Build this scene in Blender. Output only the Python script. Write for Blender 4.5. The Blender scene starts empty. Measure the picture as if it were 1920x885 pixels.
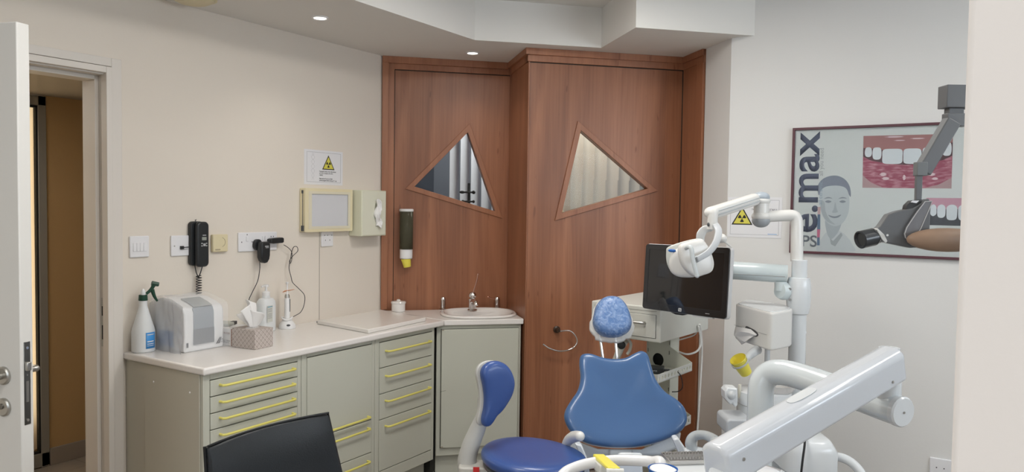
import bpy, bmesh, math, random
from mathutils import Vector, Matrix, noise
PI = math.pi
random.seed(7)
scene = bpy.context.scene
COL = scene.collection
S2 = math.sqrt(2)

# ------------------------------------------------------------------ camera
CAMH = 1.55
F = 1425.0
pitch, roll, yaw = math.radians(-2.368), math.radians(0.819), math.radians(32.196)
fw = Vector((-math.sin(yaw)*math.cos(pitch), math.cos(yaw)*math.cos(pitch), math.sin(pitch)))
rt0 = Vector((math.cos(yaw), math.sin(yaw), 0)); up0 = rt0.cross(fw)
rt = rt0*math.cos(roll) + up0*math.sin(roll)
up = -rt0*math.sin(roll) + up0*math.cos(roll)
cam = bpy.data.cameras.new('camera'); camo = bpy.data.objects.new('camera', cam); COL.objects.link(camo)
M = Matrix.Identity(4)
for i in range(3):
    M[i][0] = rt[i]; M[i][1] = up[i]; M[i][2] = -fw[i]
M[2][3] = CAMH
camo.matrix_world = M
cam.sensor_width = 36; cam.lens = F/1920*36; cam.clip_start = 0.05
scene.camera = camo

# ------------------------------------------------------------------ world, exposure, lights
scene.view_settings.view_transform = 'Standard'; scene.view_settings.look = 'None'
scene.view_settings.gamma = 1; scene.view_settings.use_curve_mapping = False
scene.view_settings.exposure = -0.06
w = bpy.data.worlds.new('world'); scene.world = w; w.use_nodes = True
w.node_tree.nodes['Background'].inputs[0].default_value = (0.75, 0.85, 1, 1)
w.node_tree.nodes['Background'].inputs[1].default_value = 1.0

def area(name, loc, target, sx, sy, power, color=(1, 1, 1)):
    l = bpy.data.lights.new(name, 'AREA'); l.shape = 'RECTANGLE'; l.size = sx; l.size_y = sy
    l.energy = power; l.color = color
    o = bpy.data.objects.new(name, l); COL.objects.link(o); o.location = loc
    o.rotation_euler = (Vector(target)-Vector(loc)).to_track_quat('-Z', 'Y').to_euler()
    return o
area('daylight_side', (2.26, 2.3, 1.85), (0, 2.8, 3.3), 1.9, .8, 36, (0.84, 0.92, 1))
area('daylight_rear', (-0.4, -1.76, 1.85), (-0.4, 0, 2.5), 2.0, .8, 14, (0.86, 0.93, 1))
CEIL_LAMPS = [(-1.25, 1.35, 'above the office chair'), (-1.25, 2.65, 'above the dental stool'), (0.9, 2.7, 'above the microscope'), (-1.15, -0.7, 'behind the camera near the entrance'), (0.9, -0.7, 'behind the camera near the window')]
LAMP_W = 15.5

# ------------------------------------------------------------------ helpers
def ray(px, py):
    return rt*((px-960)/F) - up*((py-442.5)/F) + fw
C0 = Vector((0, 0, CAMH))
def P(px, py, D): return C0 + ray(px, py)*D
def on_plane(px, py, p, n):
    d = ray(px, py); return C0 + d*((Vector(p)-C0).dot(n)/d.dot(n))
def onX(px, py, X): return on_plane(px, py, (X, 0, 0), Vector((1, 0, 0)))
def onY(px, py, Y): return on_plane(px, py, (0, Y, 0), Vector((0, 1, 0)))
def onZ(px, py, Z): return on_plane(px, py, (0, 0, Z), Vector((0, 0, 1)))
def ST(s, t, z=0): return Vector(((s-t)/S2, (s+t)/S2, z))
CR = Vector((math.cos(yaw), math.sin(yaw), 0)); CF = Vector((-math.sin(yaw), math.cos(yaw), 0)); UZ = Vector((0, 0, 1))

MATS = {}
def mat(name, color, rough=0.5, metal=0.0, bump=0.0, bscale=40.0, var=0.0, vscale=3.0, coat=0.0, trans=0.0, alpha=1.0, emit=None, estr=1.0, ior=1.45, sss=0.0, spec=0.5):
    if name in MATS: return MATS[name]
    m = bpy.data.materials.new(name); m.use_nodes = True
    nt = m.node_tree; b = nt.nodes['Principled BSDF']
    b.inputs['Base Color'].default_value = (*color, 1); b.inputs['Roughness'].default_value = rough
    b.inputs['Metallic'].default_value = metal; b.inputs['Coat Weight'].default_value = coat
    b.inputs['Transmission Weight'].default_value = trans; b.inputs['Alpha'].default_value = alpha; b.inputs['IOR'].default_value = ior
    b.inputs['Specular IOR Level'].default_value = spec
    if sss: b.inputs['Subsurface Weight'].default_value = sss; b.inputs['Subsurface Scale'].default_value = 0.02
    if emit: b.inputs['Emission Color'].default_value = (*emit, 1); b.inputs['Emission Strength'].default_value = estr
    tc = nt.nodes.new('ShaderNodeTexCoord')
    if var:
        n = nt.nodes.new('ShaderNodeTexNoise'); n.inputs['Scale'].default_value = vscale; n.inputs['Detail'].default_value = 4
        nt.links.new(tc.outputs['Object'], n.inputs['Vector'])
        r = nt.nodes.new('ShaderNodeValToRGB')
        r.color_ramp.elements[0].position = .3; r.color_ramp.elements[1].position = .7
        r.color_ramp.elements[0].color = (*[c*(1-var) for c in color], 1)
        r.color_ramp.elements[1].color = (*[min(1, c*(1+var)) for c in color], 1)
        nt.links.new(n.outputs['Fac'], r.inputs['Fac']); nt.links.new(r.outputs['Color'], b.inputs['Base Color'])
    if bump:
        n = nt.nodes.new('ShaderNodeTexNoise'); n.inputs['Scale'].default_value = bscale; n.inputs['Detail'].default_value = 6
        nt.links.new(tc.outputs['Object'], n.inputs['Vector'])
        bp = nt.nodes.new('ShaderNodeBump'); bp.inputs['Strength'].default_value = bump; bp.inputs['Distance'].default_value = 0.01
        nt.links.new(n.outputs['Fac'], bp.inputs['Height']); nt.links.new(bp.outputs['Normal'], b.inputs['Normal'])
    MATS[name] = m
    return m

def translucent(name, color):
    m = bpy.data.materials.new(name); m.use_nodes = True; nt = m.node_tree
    nt.nodes['Principled BSDF'].inputs['Base Color'].default_value = (*color, 1); nt.nodes['Principled BSDF'].inputs['Roughness'].default_value = .9
    t = nt.nodes.new('ShaderNodeBsdfTranslucent'); t.inputs[0].default_value = (*color, 1)
    mx = nt.nodes.new('ShaderNodeMixShader'); mx.inputs[0].default_value = .5
    nt.links.new(nt.nodes['Principled BSDF'].outputs[0], mx.inputs[1]); nt.links.new(t.outputs[0], mx.inputs[2])
    nt.links.new(mx.outputs[0], nt.nodes['Material Output'].inputs[0]); return m

def wood(name, c1, c2, rough=0.38, rz=0.0):
    m = bpy.data.materials.new(name); m.use_nodes = True; nt = m.node_tree; b = nt.nodes['Principled BSDF']
    N = nt.nodes.new; L = nt.links.new
    tc = N('ShaderNodeTexCoord'); mp = N('ShaderNodeMapping'); mp.inputs['Scale'].default_value = (1, 1, 0.10)
    L(tc.outputs['Object'], mp.inputs['Vector'])
    n1 = N('ShaderNodeTexNoise'); n1.inputs['Scale'].default_value = 7; n1.inputs['Detail'].default_value = 5; n1.inputs['Distortion'].default_value = 1.2
    L(mp.outputs[0], n1.inputs['Vector'])
    mp2 = N('ShaderNodeMapping'); mp2.inputs['Scale'].default_value = (1, 1, 0.02); L(tc.outputs['Object'], mp2.inputs['Vector'])
    n2 = N('ShaderNodeTexNoise'); n2.inputs['Scale'].default_value = 90; n2.inputs['Detail'].default_value = 3
    L(mp2.outputs[0], n2.inputs['Vector'])
    mx = N('ShaderNodeMath'); mx.operation = 'MULTIPLY_ADD'; mx.inputs[1].default_value = 0.45
    L(n2.outputs['Fac'], mx.inputs[0]); L(n1.outputs['Fac'], mx.inputs[2])
    r = N('ShaderNodeValToRGB'); e = r.color_ramp.elements
    e[0].position = .5; e[1].position = .95; e[0].color = (*c1, 1); e[1].color = (*c2, 1)
    L(mx.outputs[0], r.inputs['Fac'])
    # small dark flecks running with the grain
    mp3 = N('ShaderNodeMapping'); mp3.inputs['Scale'].default_value = (1, 1, 0.22); L(tc.outputs['Object'], mp3.inputs['Vector'])
    v = N('ShaderNodeTexNoise'); v.inputs['Scale'].default_value = 38; v.inputs['Detail'].default_value = 1; L(mp3.outputs[0], v.inputs['Vector'])
    r2 = N('ShaderNodeValToRGB'); r2.color_ramp.elements[0].position = .70; r2.color_ramp.elements[1].position = .78
    r2.color_ramp.elements[0].color = (1, 1, 1, 1); r2.color_ramp.elements[1].color = (.62, .55, .52, 1)
    L(v.outputs['Fac'], r2.inputs['Fac'])
    mm = N('ShaderNodeMixRGB'); mm.blend_type = 'MULTIPLY'; mm.inputs[0].default_value = .8
    L(r.outputs[0], mm.inputs[1]); L(r2.outputs[0], mm.inputs[2]); L(mm.outputs[0], b.inputs['Base Color'])
    b.inputs['Roughness'].default_value = rough
    MATS[name] = m
    return m

wall_cream = mat('wall_cream', (.76, .70, .62), .75, bump=.04, bscale=120)
wall_pale = mat('wall_pale', (.735, .73, .715), .75, bump=.04, bscale=120)
wall_pinkish = mat('wall_pinkish', (.80, .755, .72), .8, bump=.03, bscale=90)
ceil_m = mat('ceiling_paint', (.76, .745, .71), .85, bump=.03, bscale=90)
door_white = mat('door_white', (.71, .70, .67), .45)
casing_m = mat('casing_white', (.72, .68, .63), .5)
worktop_m = mat('worktop', (.80, .77, .74), .22, var=.015, vscale=120)
cab_m = mat('cabinet_grey_green', (.535, .54, .465), .42)
cabside_m = mat('cabinet_side', (.50, .48, .405), .45)
dark_gap = mat('dark_gap', (.02, .02, .018), .8)
yellow_m = mat('yellow_handle', (.74, .67, .17), .38)
wood_m = wood('cherry_wood', (.21, .080, .038), (.37, .152, .074))
wood_frame = wood('cherry_frame', (.27, .105, .050), (.38, .160, .080))
wood_dark = wood('cherry_dark', (.16, .055, .030), (.25, .09, .048))
glass_m = mat('clear_glass', (.9, .93, .93), .03, trans=1.0, ior=1.1)
white_plastic = mat('white_plastic', (.80, .80, .80), .3)
socket_m = mat('socket_white', (.80, .80, .82), .35)
cream_plastic = mat('cream_plastic', (.72, .64, .42), .4)
pale_green_plastic = mat('pale_green_plastic', (.70, .70, .55), .45)
black_m = mat('black_plastic', (.018, .020, .022), .35)
dark_grey = mat('dark_grey_plastic', (.07, .075, .08), .4)
chrome = mat('chrome', (.75, .73, .72), .12, metal=1)
steel = mat('brushed_steel', (.50, .49, .46), .33, metal=1, bump=.05, bscale=200)
dark_steel = mat('dark_steel', (.22, .215, .20), .3, metal=1)
ceramic = mat('ceramic', (.82, .79, .76), .08, coat=.5)
blue_tone = mat('blue_vinyl', (.055, .125, .275), .32, bump=.03, bscale=180, coat=.25)
blue_pad2 = mat('blue_vinyl_stool', (.038, .085, .275), .33, bump=.03, bscale=180, coat=.2)
unit_white = mat('unit_white', (.70, .725, .74), .22, coat=.3)
unit_grey = mat('unit_grey', (.52, .54, .55), .35)
unit_warm = mat('unit_warm_white', (.74, .73, .70), .28, coat=.2)
leather = mat('black_leather', (.016, .019, .022), .42, bump=.12, bscale=260)
paper = mat('paper', (.78, .78, .80), .7)
tissue_m = mat('tissue', (.85, .84, .83), .9, alpha=.96)
screen_m = mat('screen_glass', (.012, .012, .014), .06, coat=.6)
scope_grey = mat('scope_grey', (.125, .130, .135), .42)
brown_m = mat('brown_grip', (.26, .17, .115), .5, var=.25, vscale=9)
red_m = mat('red', (.6, .03, .03), .5)
yellow_cup = mat('yellow_cup', (.82, .72, .10), .4)
blue_cup = mat('blue_cup', (.02, .12, .42), .35)
rubber = mat('cable_black', (.02, .02, .022), .5)
white_cable = mat('white_cable', (.72, .71, .68), .5)

class MB:
    """a bmesh that collects shapes for one object"""
    def __init__(s): s.bm = bmesh.new()
    def box(s, c, d, rz=0, mtx=None):
        r = bmesh.ops.create_cube(s.bm, size=1)
        m = Matrix.Translation(c) @ Matrix.Rotation(rz, 4, 'Z') @ Matrix.Diagonal((*d, 1))
        if mtx: m = mtx @ m
        bmesh.ops.transform(s.bm, matrix=m, verts=r['verts']); return s
    def bb(s, x0, x1, y0, y1, z0, z1):
        return s.box(((x0+x1)/2, (y0+y1)/2, (z0+z1)/2), (abs(x1-x0), abs(y1-y0), abs(z1-z0)))
    def tube(s, pts, r, n=12, smooth=0, cap=True, closed=False):
        pts = [Vector(p) for p in pts]
        if smooth: pts, r = crom(pts, r, smooth, closed)
        R = r if isinstance(r, (list, tuple)) else [r]*len(pts)
        rings = []; N = len(pts)
        t = (pts[1]-pts[0]).normalized()
        nrm = t.orthogonal().normalized()
        for i, p in enumerate(pts):
            if closed: t = (pts[(i+1) % N]-pts[i-1]).normalized()
            elif i == 0: t = (pts[1]-pts[0]).normalized()
            elif i == N-1: t = (pts[-1]-pts[-2]).normalized()
            else:
                t = ((pts[i+1]-p).normalized()+(p-pts[i-1]).normalized())
                t = t.normalized() if t.length > 1e-6 else (pts[i+1]-p).normalized()
            nrm = (nrm - t*nrm.dot(t)); nrm = nrm.normalized() if nrm.length > 1e-6 else t.orthogonal().normalized()
            b = t.cross(nrm)
            rings.append([s.bm.verts.new(p+(nrm*math.cos(2*PI*k/n)+b*math.sin(2*PI*k/n))*R[i]) for k in range(n)])
        rg = range(N) if closed else range(N-1)
        for i in rg:
            a, b2 = rings[i], rings[(i+1) % N]
            for k in range(n): s.bm.faces.new((a[k], a[(k+1) % n], b2[(k+1) % n], b2[k]))
        if cap and not closed:
            s.bm.faces.new(rings[0][::-1]); s.bm.faces.new(rings[-1])
        return s
    def lathe(s, prof, c=(0, 0, 0), axis=(0, 0, 1), n=28, sx=1, sy=1, cap=True):
        """prof: list of (radius, height) along axis"""
        q = Vector((0, 0, 1)).rotation_difference(Vector(axis).normalized()).to_matrix()
        c = Vector(c); rings = []
        for r, h in prof:
            if r < 1e-6: rings.append([s.bm.verts.new(c+q@Vector((0, 0, h)))])
            else: rings.append([s.bm.verts.new(c+q@Vector((r*sx*math.cos(2*PI*k/n), r*sy*math.sin(2*PI*k/n), h))) for k in range(n)])
        for a, b in zip(rings, rings[1:]):
            for k in range(n):
                if len(a) == 1 and len(b) == 1: continue
                if len(a) == 1: s.bm.faces.new((a[0], b[(k+1) % n], b[k]))
                elif len(b) == 1: s.bm.faces.new((a[k], a[(k+1) % n], b[0]))
                else: s.bm.faces.new((a[k], a[(k+1) % n], b[(k+1) % n], b[k]))
        if cap:
            if len(rings[0]) > 1: s.bm.faces.new(rings[0][::-1])
            if len(rings[-1]) > 1: s.bm.faces.new(rings[-1])
        return s
    def ball(s, c, r, sc=(1, 1, 1), rot=None, n=24):
        q = bmesh.ops.create_uvsphere(s.bm, u_segments=n, v_segments=n//2, radius=r)
        m = Matrix.Translation(c) @ (rot.to_4x4() if rot else Matrix.Identity(4)) @ Matrix.Diagonal((*sc, 1))
        bmesh.ops.transform(s.bm, matrix=m, verts=q['verts']); return s
    def prism(s, poly, o, u, v, depth, holes=()):
        """polygon in plane (o,u,v) extruded by vector depth; holes allowed"""
        o, u, v, depth = Vector(o), Vector(u), Vector(v), Vector(depth)
        loops = [poly, *holes]; edges = []; tmp = bmesh.new(); te = []
        for lp in loops:
            vs = [tmp.verts.new(o+u*a+v*b) for a, b in lp]
            te += [tmp.edges.new((vs[i], vs[(i+1) % len(vs)])) for i in range(len(vs))]
        if len(loops) == 1:
            tmp.faces.new(tmp.verts[:])
        else:
            bmesh.ops.triangle_fill(tmp, use_beauty=True, use_dissolve=False, edges=te)
        if depth.length > 0:
            r = bmesh.ops.extrude_face_region(tmp, geom=tmp.faces[:])
            nv = [g for g in r['geom'] if isinstance(g, bmesh.types.BMVert)]
            bmesh.ops.translate(tmp, verts=nv, vec=depth)
            bmesh.ops.recalc_face_normals(tmp, faces=tmp.faces[:])
        me = bpy.data.meshes.new('tmp'); tmp.to_mesh(me); tmp.free(); s.bm.from_mesh(me); bpy.data.meshes.remove(me)
        return s
    def pillow(s, outline, nrm, front, back, rings=9, e1=.45, e2=.75, dish=0.0, wr=0.0, center=None):
        """padded body inside a closed 3D outline: front bulge along nrm, back bulge opposite"""
        nrm = Vector(nrm).normalized(); c = Vector(center) if center else sum(outline, Vector())/len(outline); n = len(outline)
        prev = None; first = None
        ths = [(-PI/2 + PI*i/(2*rings)) for i in range(2*rings+1)]
        for i, th in enumerate(ths):
            k = abs(math.cos(th))**e1; h = abs(math.sin(th))**e2
            off = front*h if th > 0 else -back*h
            if i == 0 or i == len(ths)-1:
                cur = [s.bm.verts.new(c+nrm*(off-(dish if th > 0 else 0)))]
            else:
                cur = []
                for p in outline:
                    q = c+(Vector(p)-c)*k
                    oo = off-(dish*(1-k*k) if th > 0 else 0)
                    if wr: oo += wr*noise.noise(q*22); q = q+(p-c).normalized()*wr*noise.noise(q*30)
                    cur.append(s.bm.verts.new(q+nrm*oo))
            if prev:
                for j in range(n):
                    if len(prev) == 1: s.bm.faces.new((prev[0], cur[j], cur[(j+1) % n]))
                    elif len(cur) == 1: s.bm.faces.new((prev[j], cur[0], prev[(j+1) % n]))
                    else: s.bm.faces.new((prev[j], cur[j], cur[(j+1) % n], prev[(j+1) % n]))
            prev = cur
        return s
    def quadstrip(s, A, B):
        a = [s.bm.verts.new(p) for p in A]; b = [s.bm.verts.new(p) for p in B]
        for i in range(len(a)-1): s.bm.faces.new((a[i], a[i+1], b[i+1], b[i]))
        return s
    def grid(s, fn, nu, nv):
        g = [[s.bm.verts.new(fn(i/nu, j/nv)) for j in range(nv+1)] for i in range(nu+1)]
        for i in range(nu):
            for j in range(nv): s.bm.faces.new((g[i][j], g[i+1][j], g[i+1][j+1], g[i][j+1]))
        return s

def crom(pts, r, k, closed=False):
    out = []; ro = []; N = len(pts); rl = isinstance(r, (list, tuple))
    rng = range(N) if closed else range(N-1)
    for i in rng:
        g = (lambda j: pts[j % N]) if closed else (lambda j: pts[max(0, min(N-1, j))])
        p0, p1, p2, p3 = g(i-1), g(i), g(i+1), g(i+2)
        for q in range(k):
            t = q/k
            out.append(0.5*((2*p1)+(p2-p0)*t+(2*p0-5*p1+4*p2-p3)*t*t+(3*p1-p0-3*p2+p3)*t**3))
            if rl: ro.append(r[i]*(1-t)+r[(i+1) % N]*t)
    if not closed:
        out.append(pts[-1])
        if rl: ro.append(r[-1])
    return out, (ro if rl else r)

def obj(name, mb, m, parent=None, bevel=0.0, smooth=True, world=False, ang=35, solid=0.0, seg=2, sub=0, loc=None):
    bm = mb.bm
    bmesh.ops.recalc_face_normals(bm, faces=bm.faces[:])
    me = bpy.data.meshes.new(name)
    if world and parent is not None:
        bmesh.ops.transform(bm, matrix=wmat(parent).inverted(), verts=bm.verts[:])
    if loc is not None:
        bmesh.ops.translate(bm, verts=bm.verts[:], vec=-Vector(loc))
    bm.to_mesh(me); bm.free()
    if smooth:
        for p in me.polygons: p.use_smooth = True
        me.set_sharp_from_angle(angle=math.radians(ang))
    me.materials.append(m)
    o = bpy.data.objects.new(name, me); COL.objects.link(o)
    if loc is not None: o.location = loc
    if parent is not None: o.parent = parent
    if solid:
        md = o.modifiers.new('Solidify', 'SOLIDIFY'); md.thickness = solid; md.offset = 0
    if bevel:
        md = o.modifiers.new('Bevel', 'BEVEL'); md.width = bevel; md.segments = seg; md.limit_method = 'ANGLE'; md.angle_limit = math.radians(40)
        md.harden_normals = False
    if sub:
        md = o.modifiers.new('Subsurf', 'SUBSURF'); md.levels = sub; md.render_levels = sub
    return o
def wmat(o):
    m = o.matrix_basis.copy()
    while o.parent: o = o.parent; m = o.matrix_basis @ m
    return m
def thing(name, label, cat, loc=(0, 0, 0), rz=0, group=None):
    o = bpy.data.objects.new(name, None); COL.objects.link(o); o.empty_display_size = .05
    o.location = loc; o.rotation_euler = (0, 0, rz); return tag(o, label, cat, group)
def tag(o, label, cat, group=None):
    o['label'] = label; o['category'] = cat
    if group: o['group'] = group
    return o
def struct(name, mb, m, **k):
    o = obj(name, mb, m, **k); o['kind'] = 'structure'; return o
def text_mesh(body, size, m, parent, name, origin, u=(1, 0, 0), v=(0, 0, 1), align='LEFT', width=None, bold=0.0, thick=0.0004, world=False):
    cu = bpy.data.curves.new('t', 'FONT'); cu.body = body; cu.size = size; cu.align_x = align; cu.extrude = 0; cu.offset = bold; cu.resolution_u = 4
    t = bpy.data.objects.new('t', cu); COL.objects.link(t)
    bpy.context.view_layer.update()
    me0 = bpy.data.meshes.new_from_object(t.evaluated_get(bpy.context.evaluated_depsgraph_get()))
    bpy.data.objects.remove(t); bpy.data.curves.remove(cu)
    mb = MB(); mb.bm.from_mesh(me0); bpy.data.meshes.remove(me0)
    xs = [q.co.x for q in mb.bm.verts]
    sc = (width/(max(xs)-min(xs))) if (width and xs) else 1
    u, v = Vector(u), Vector(v); o = Vector(origin); n = u.cross(v)
    for q in mb.bm.verts: q.co = o+u*(q.co.x*sc)+v*q.co.y+n*0.0
    return obj(name, mb, m, parent, smooth=False, world=world, solid=thick)
def superellipse(a, b, n=40, e=3.0, cx=0, cy=0):
    return [(cx+a*math.copysign(abs(math.cos(2*PI*k/n))**(2/e), math.cos(2*PI*k/n)), cy+b*math.copysign(abs(math.sin(2*PI*k/n))**(2/e), math.sin(2*PI*k/n))) for k in range(n)]
def roundrect(x0, x1, y0, y1, r, n=5):
    out = []
    for cx, cy, a in ((x1-r, y0+r, -90), (x1-r, y1-r, 0), (x0+r, y1-r, 90), (x0+r, y0+r, 180)):
        for k in range(n+1):
            t = math.radians(a+90*k/n); out.append((cx+r*math.cos(t), cy+r*math.sin(t)))
    return out
def inset_tri(t, d):
    c = Vector((sum(p[0] for p in t)/3, sum(p[1] for p in t)/3)); out = []
    for i in range(3):
        p = Vector(t[i]); a = (Vector(t[i-1])-p).normalized(); b = (Vector(t[(i+1) % 3])-p).normalized()
        bis = (a+b).normalized(); sn = abs(a.cross(bis)); out.append(tuple(p+bis*(d/sn)))
    return out
def face_poly(p_list, n_off=0.0): ...

WX = -3.106          # left wall face
FY = 3.95            # far wall face
ZL, ZH = 2.425, 2.645  # lowered and upper ceiling
ZW = 0.90            # worktop height
SOFF = [(-2.365, -1.8), (-2.365, 3.355), tuple(ST(1.41, 4.04)[:2]), tuple(ST(1.41, 3.535)[:2]), tuple(ST(2.056, 3.535)[:2])]

# ------------------------------------------------------------------ SETTING
# floor
fl = bpy.data.materials.new('floor_tiles'); fl.use_nodes = True
nt = fl.node_tree; br = nt.nodes.new('ShaderNodeTexBrick'); tcn = nt.nodes.new('ShaderNodeTexCoord')
br.offset = 0; br.inputs['Scale'].default_value = 1.0; br.inputs['Brick Width'].default_value = .4; br.inputs['Row Height'].default_value = .4
br.inputs['Mortar Size'].default_value = .003; br.inputs['Color1'].default_value = (.33, .29, .25, 1); br.inputs['Color2'].default_value = (.31, .27, .23, 1)
br.inputs['Mortar'].default_value = (.20, .17, .14, 1)
nt.links.new(tcn.outputs['Object'], br.inputs['Vector']); nt.links.new(br.outputs['Color'], nt.nodes['Principled BSDF'].inputs['Base Color'])
nt.nodes['Principled BSDF'].inputs['Roughness'].default_value = .3
struct('floor', MB().bb(-4.75, 2.45, -1.95, 6.6, -.1, 0), fl, smooth=False)
# upper and lowered ceiling, one body with the fascia between
mb = MB()
mb.bb(-3.3, 2.45, -1.95, 4.1, ZH, ZH+.08)
soff_poly = [(-3.3, -1.8), *SOFF, (-1.047, 4.75), (-3.3, 4.75)]
mb.prism(soff_poly, (0, 0, ZL), (1, 0, 0), (0, 1, 0), (0, 0, ZH-ZL+.02))
mb.bb(-4.2, .3, 4.75, 6.6, ZL, ZL+.05)
struct('ceiling', mb, ceil_m, smooth=False)
# left wall with door opening
mb = MB()
mb.bb(WX-.134, WX, -1.8, .80, 0, ZH); mb.bb(WX-.134, WX, .80, 1.79, 2.078, ZH); mb.bb(WX-.134, WX, 1.79, 3.62, 0, ZH)
struct('wall_left', mb, wall_cream, smooth=False)
struct('wall_far', MB().bb(-1.164, 2.3, FY, FY+.12, 0, ZH), wall_pale, smooth=False)
# pilaster return beside the wooden doors (faces the doors)
mb = MB(); mb.prism([tuple(ST(1.972, 3.616)[:2]), tuple(ST(1.972, 3.90)[:2]), tuple(ST(2.10, 3.90)[:2]), tuple(ST(2.10, 3.49)[:2])], (0, 0, 0), (1, 0, 0), (0, 1, 0), (0, 0, ZL+.01))
struct('wall_return', mb, wall_pale, smooth=False)
# right wall with window, rear wall with window, and the stub the camera looks past
mb = MB(); mb.bb(2.3, 2.42, -1.8, 1.3, 0, ZH); mb.bb(2.3, 2.42, 3.3, 4.05, 0, ZH); mb.bb(2.3, 2.42, 1.3, 3.3, 0, .9); mb.bb(2.3, 2.42, 1.3, 3.3, 2.3, ZH)
struct('wall_right', mb, wall_pale, smooth=False)
mb = MB(); mb.bb(-3.3, -1.45, -1.92, -1.8, 0, ZH); mb.bb(.65, 2.42, -1.92, -1.8, 0, ZH); mb.bb(-1.45, .65, -1.92, -1.8, 0, .9); mb.bb(-1.45, .65, -1.92, -1.8, 2.3, ZH)
struct('wall_rear', mb, wall_pale, smooth=False)
struct('wall_stub', MB().bb(-.0175, 2.3, .60, .74, 0, ZH), wall_pinkish, bevel=.004)
def window(n, x0, x1, z0, z1, loc, rz):
    mb = MB()
    for a, b, c, d in ((x0, x1, z0, z0+.06), (x0, x1, z1-.06, z1), (x0, x0+.06, z0, z1), (x1-.06, x1, z0, z1), ((x0+x1)/2-.035, (x0+x1)/2+.035, z0, z1)):
        mb.bb(a, b, .03, .09, c, d)
    o = struct('window_%d' % n, mb, mat('window_frame', (.7, .7, .7), .4), bevel=.003)
    o.location = loc; o.rotation_euler = (0, 0, rz)
    g = obj('pane', MB().bb(x0+.05, x1-.05, .055, .061, z0+.05, z1-.05), glass_m, o, smooth=False)
window(1, -1.0, 1.0, .9, 2.3, (2.3, 2.3, 0), -PI/2)
window(2, -1.05, 1.05, .9, 2.3, (-.4, -1.8, 0), PI)
# vertical seam strip of the splash panelling and skirting on the far wall
struct('trim_1', MB().bb(WX, WX+.0015, 2.9535, 2.9565, ZW, 1.41), mat('seam', (.36, .32, .27), .8), smooth=False)
struct('baseboard_far', MB().bb(-1.1, 2.3, FY-.012, FY, 0, .08), casing_m, bevel=.003)

# door casing and lining
mb = MB()
for y0, y1 in ((1.79, 1.833), (.76, .803)): mb.bb(WX, WX+.014, y0, y1, 0, 2.13)
mb.bb(WX, WX+.014, .803, 1.79, 2.095, 2.13)
for y0, y1 in ((1.764, 1.788), (.805, .83)): mb.bb(WX-.02, WX+.022, y0, y1, 0, 2.092)
mb.bb(WX-.02, WX+.022, .83, 1.764, 2.066, 2.092)
mb.bb(WX-.14, WX, 1.772, 1.79, 0, 2.078); mb.bb(WX-.14, WX, .80, .82, 0, 2.078); mb.bb(WX-.14, WX, .82, 1.772, 2.06, 2.078)
mb.bb(WX-.145, WX-.05, 1.755, 1.772, 0, 2.06); mb.bb(WX-.145, WX-.05, .82, .837, 0, 2.06); mb.bb(WX-.145, WX-.05, .837, 1.755, 2.043, 2.06)
cas = struct('trim_2', mb, casing_m, bevel=.002)
mb = MB(); mb.bb(WX-.042, WX-.018, 1.7695, 1.772, .93, 1.135)
sp = obj('strike_plate', mb, steel, cas, bevel=.001)
mb = MB(); mb.bb(WX-.036, WX-.026, 1.769, 1.7697, 1.06, 1.10); mb.bb(WX-.036, WX-.026, 1.769, 1.7697, .96, 1.02)
obj('bolt_hole', mb, dark_gap, sp, smooth=False)

# entrance door, open into the room
hinge = Vector((WX+.012, .838, 0)); tip = Vector((-2.294, 1.060, 0)); dv = tip-hinge
W = dv.length; da = math.atan2(dv.y, dv.x)
d1 = bpy.data.objects.new('door_1', None); COL.objects.link(d1); d1.location = hinge; d1.rotation_euler = (0, 0, da); d1['kind'] = 'structure'
obj('door_leaf', MB().bb(0, W, 0, .040, .008, 2.036), door_white, d1, bevel=.003)
mb = MB(); mb.bb(W-.001, W+.0015, .010, .030, .905, 1.142)
lp = obj('lock_plate', mb, dark_steel, d1, bevel=.001)
obj('latch_bolt', MB().bb(W, W+.011, .012, .026, 1.06, 1.085), steel, lp, bevel=.002)
mb = MB()
for z in (1.125, .918): mb.lathe([(.004, 0), (.004, .002)], (W+.001, .02, z), (1, 0, 0), n=12)
obj('screw', mb, chrome, lp)
mb = MB(); mb.bb(W+.001, W+.0022, .015, .024, .97, 1.03); mb.bb(W+.001, W+.0022, .018, .022, 1.045, 1.05)
obj('keyhole', mb, mat('lock_mark', (.32, .31, .29), .4, metal=.8), lp, smooth=False)
for sy, y in ((-1, 0), (1, .04)):
    mb = MB(); hx = W-.062
    mb.lathe([(.026, 0), (.026, .006), (.022, .009), (.0, .009)], (hx, y, 1.045), (0, sy, 0))
    mb.tube([(hx, y, 1.045), (hx, y+sy*.045, 1.045), (hx-.012, y+sy*.055, 1.045), (hx-.115, y+sy*.055, 1.045)] if sy < 0 else
            [(hx, y, 1.045), (hx, y+.052, 1.045), (hx-.010, y+.066, 1.045), (hx-.115, y+.066, 1.045)], .0095, smooth=5)
    h = obj('lever_handle', mb, steel, d1)
    mb = MB(); mb.lathe([(.026, 0), (.026, .006), (.022, .009), (.0, .009)], (hx, y, .955), (0, sy, 0))
    e = obj('lock_rosette', mb, steel, d1)
    mb = MB(); mb.lathe([(.008, 0), (.008, .012), (0, .012)], (hx, y, .958), (0, sy, 0), n=14)
    obj('cylinder', mb, dark_steel, e)
mb = MB()
for z in (.25, 1.05, 1.8): mb.tube([(0, -.006, z-.05), (0, -.006, z+.05)], .006)
obj('hinge', mb, steel, d1)

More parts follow.
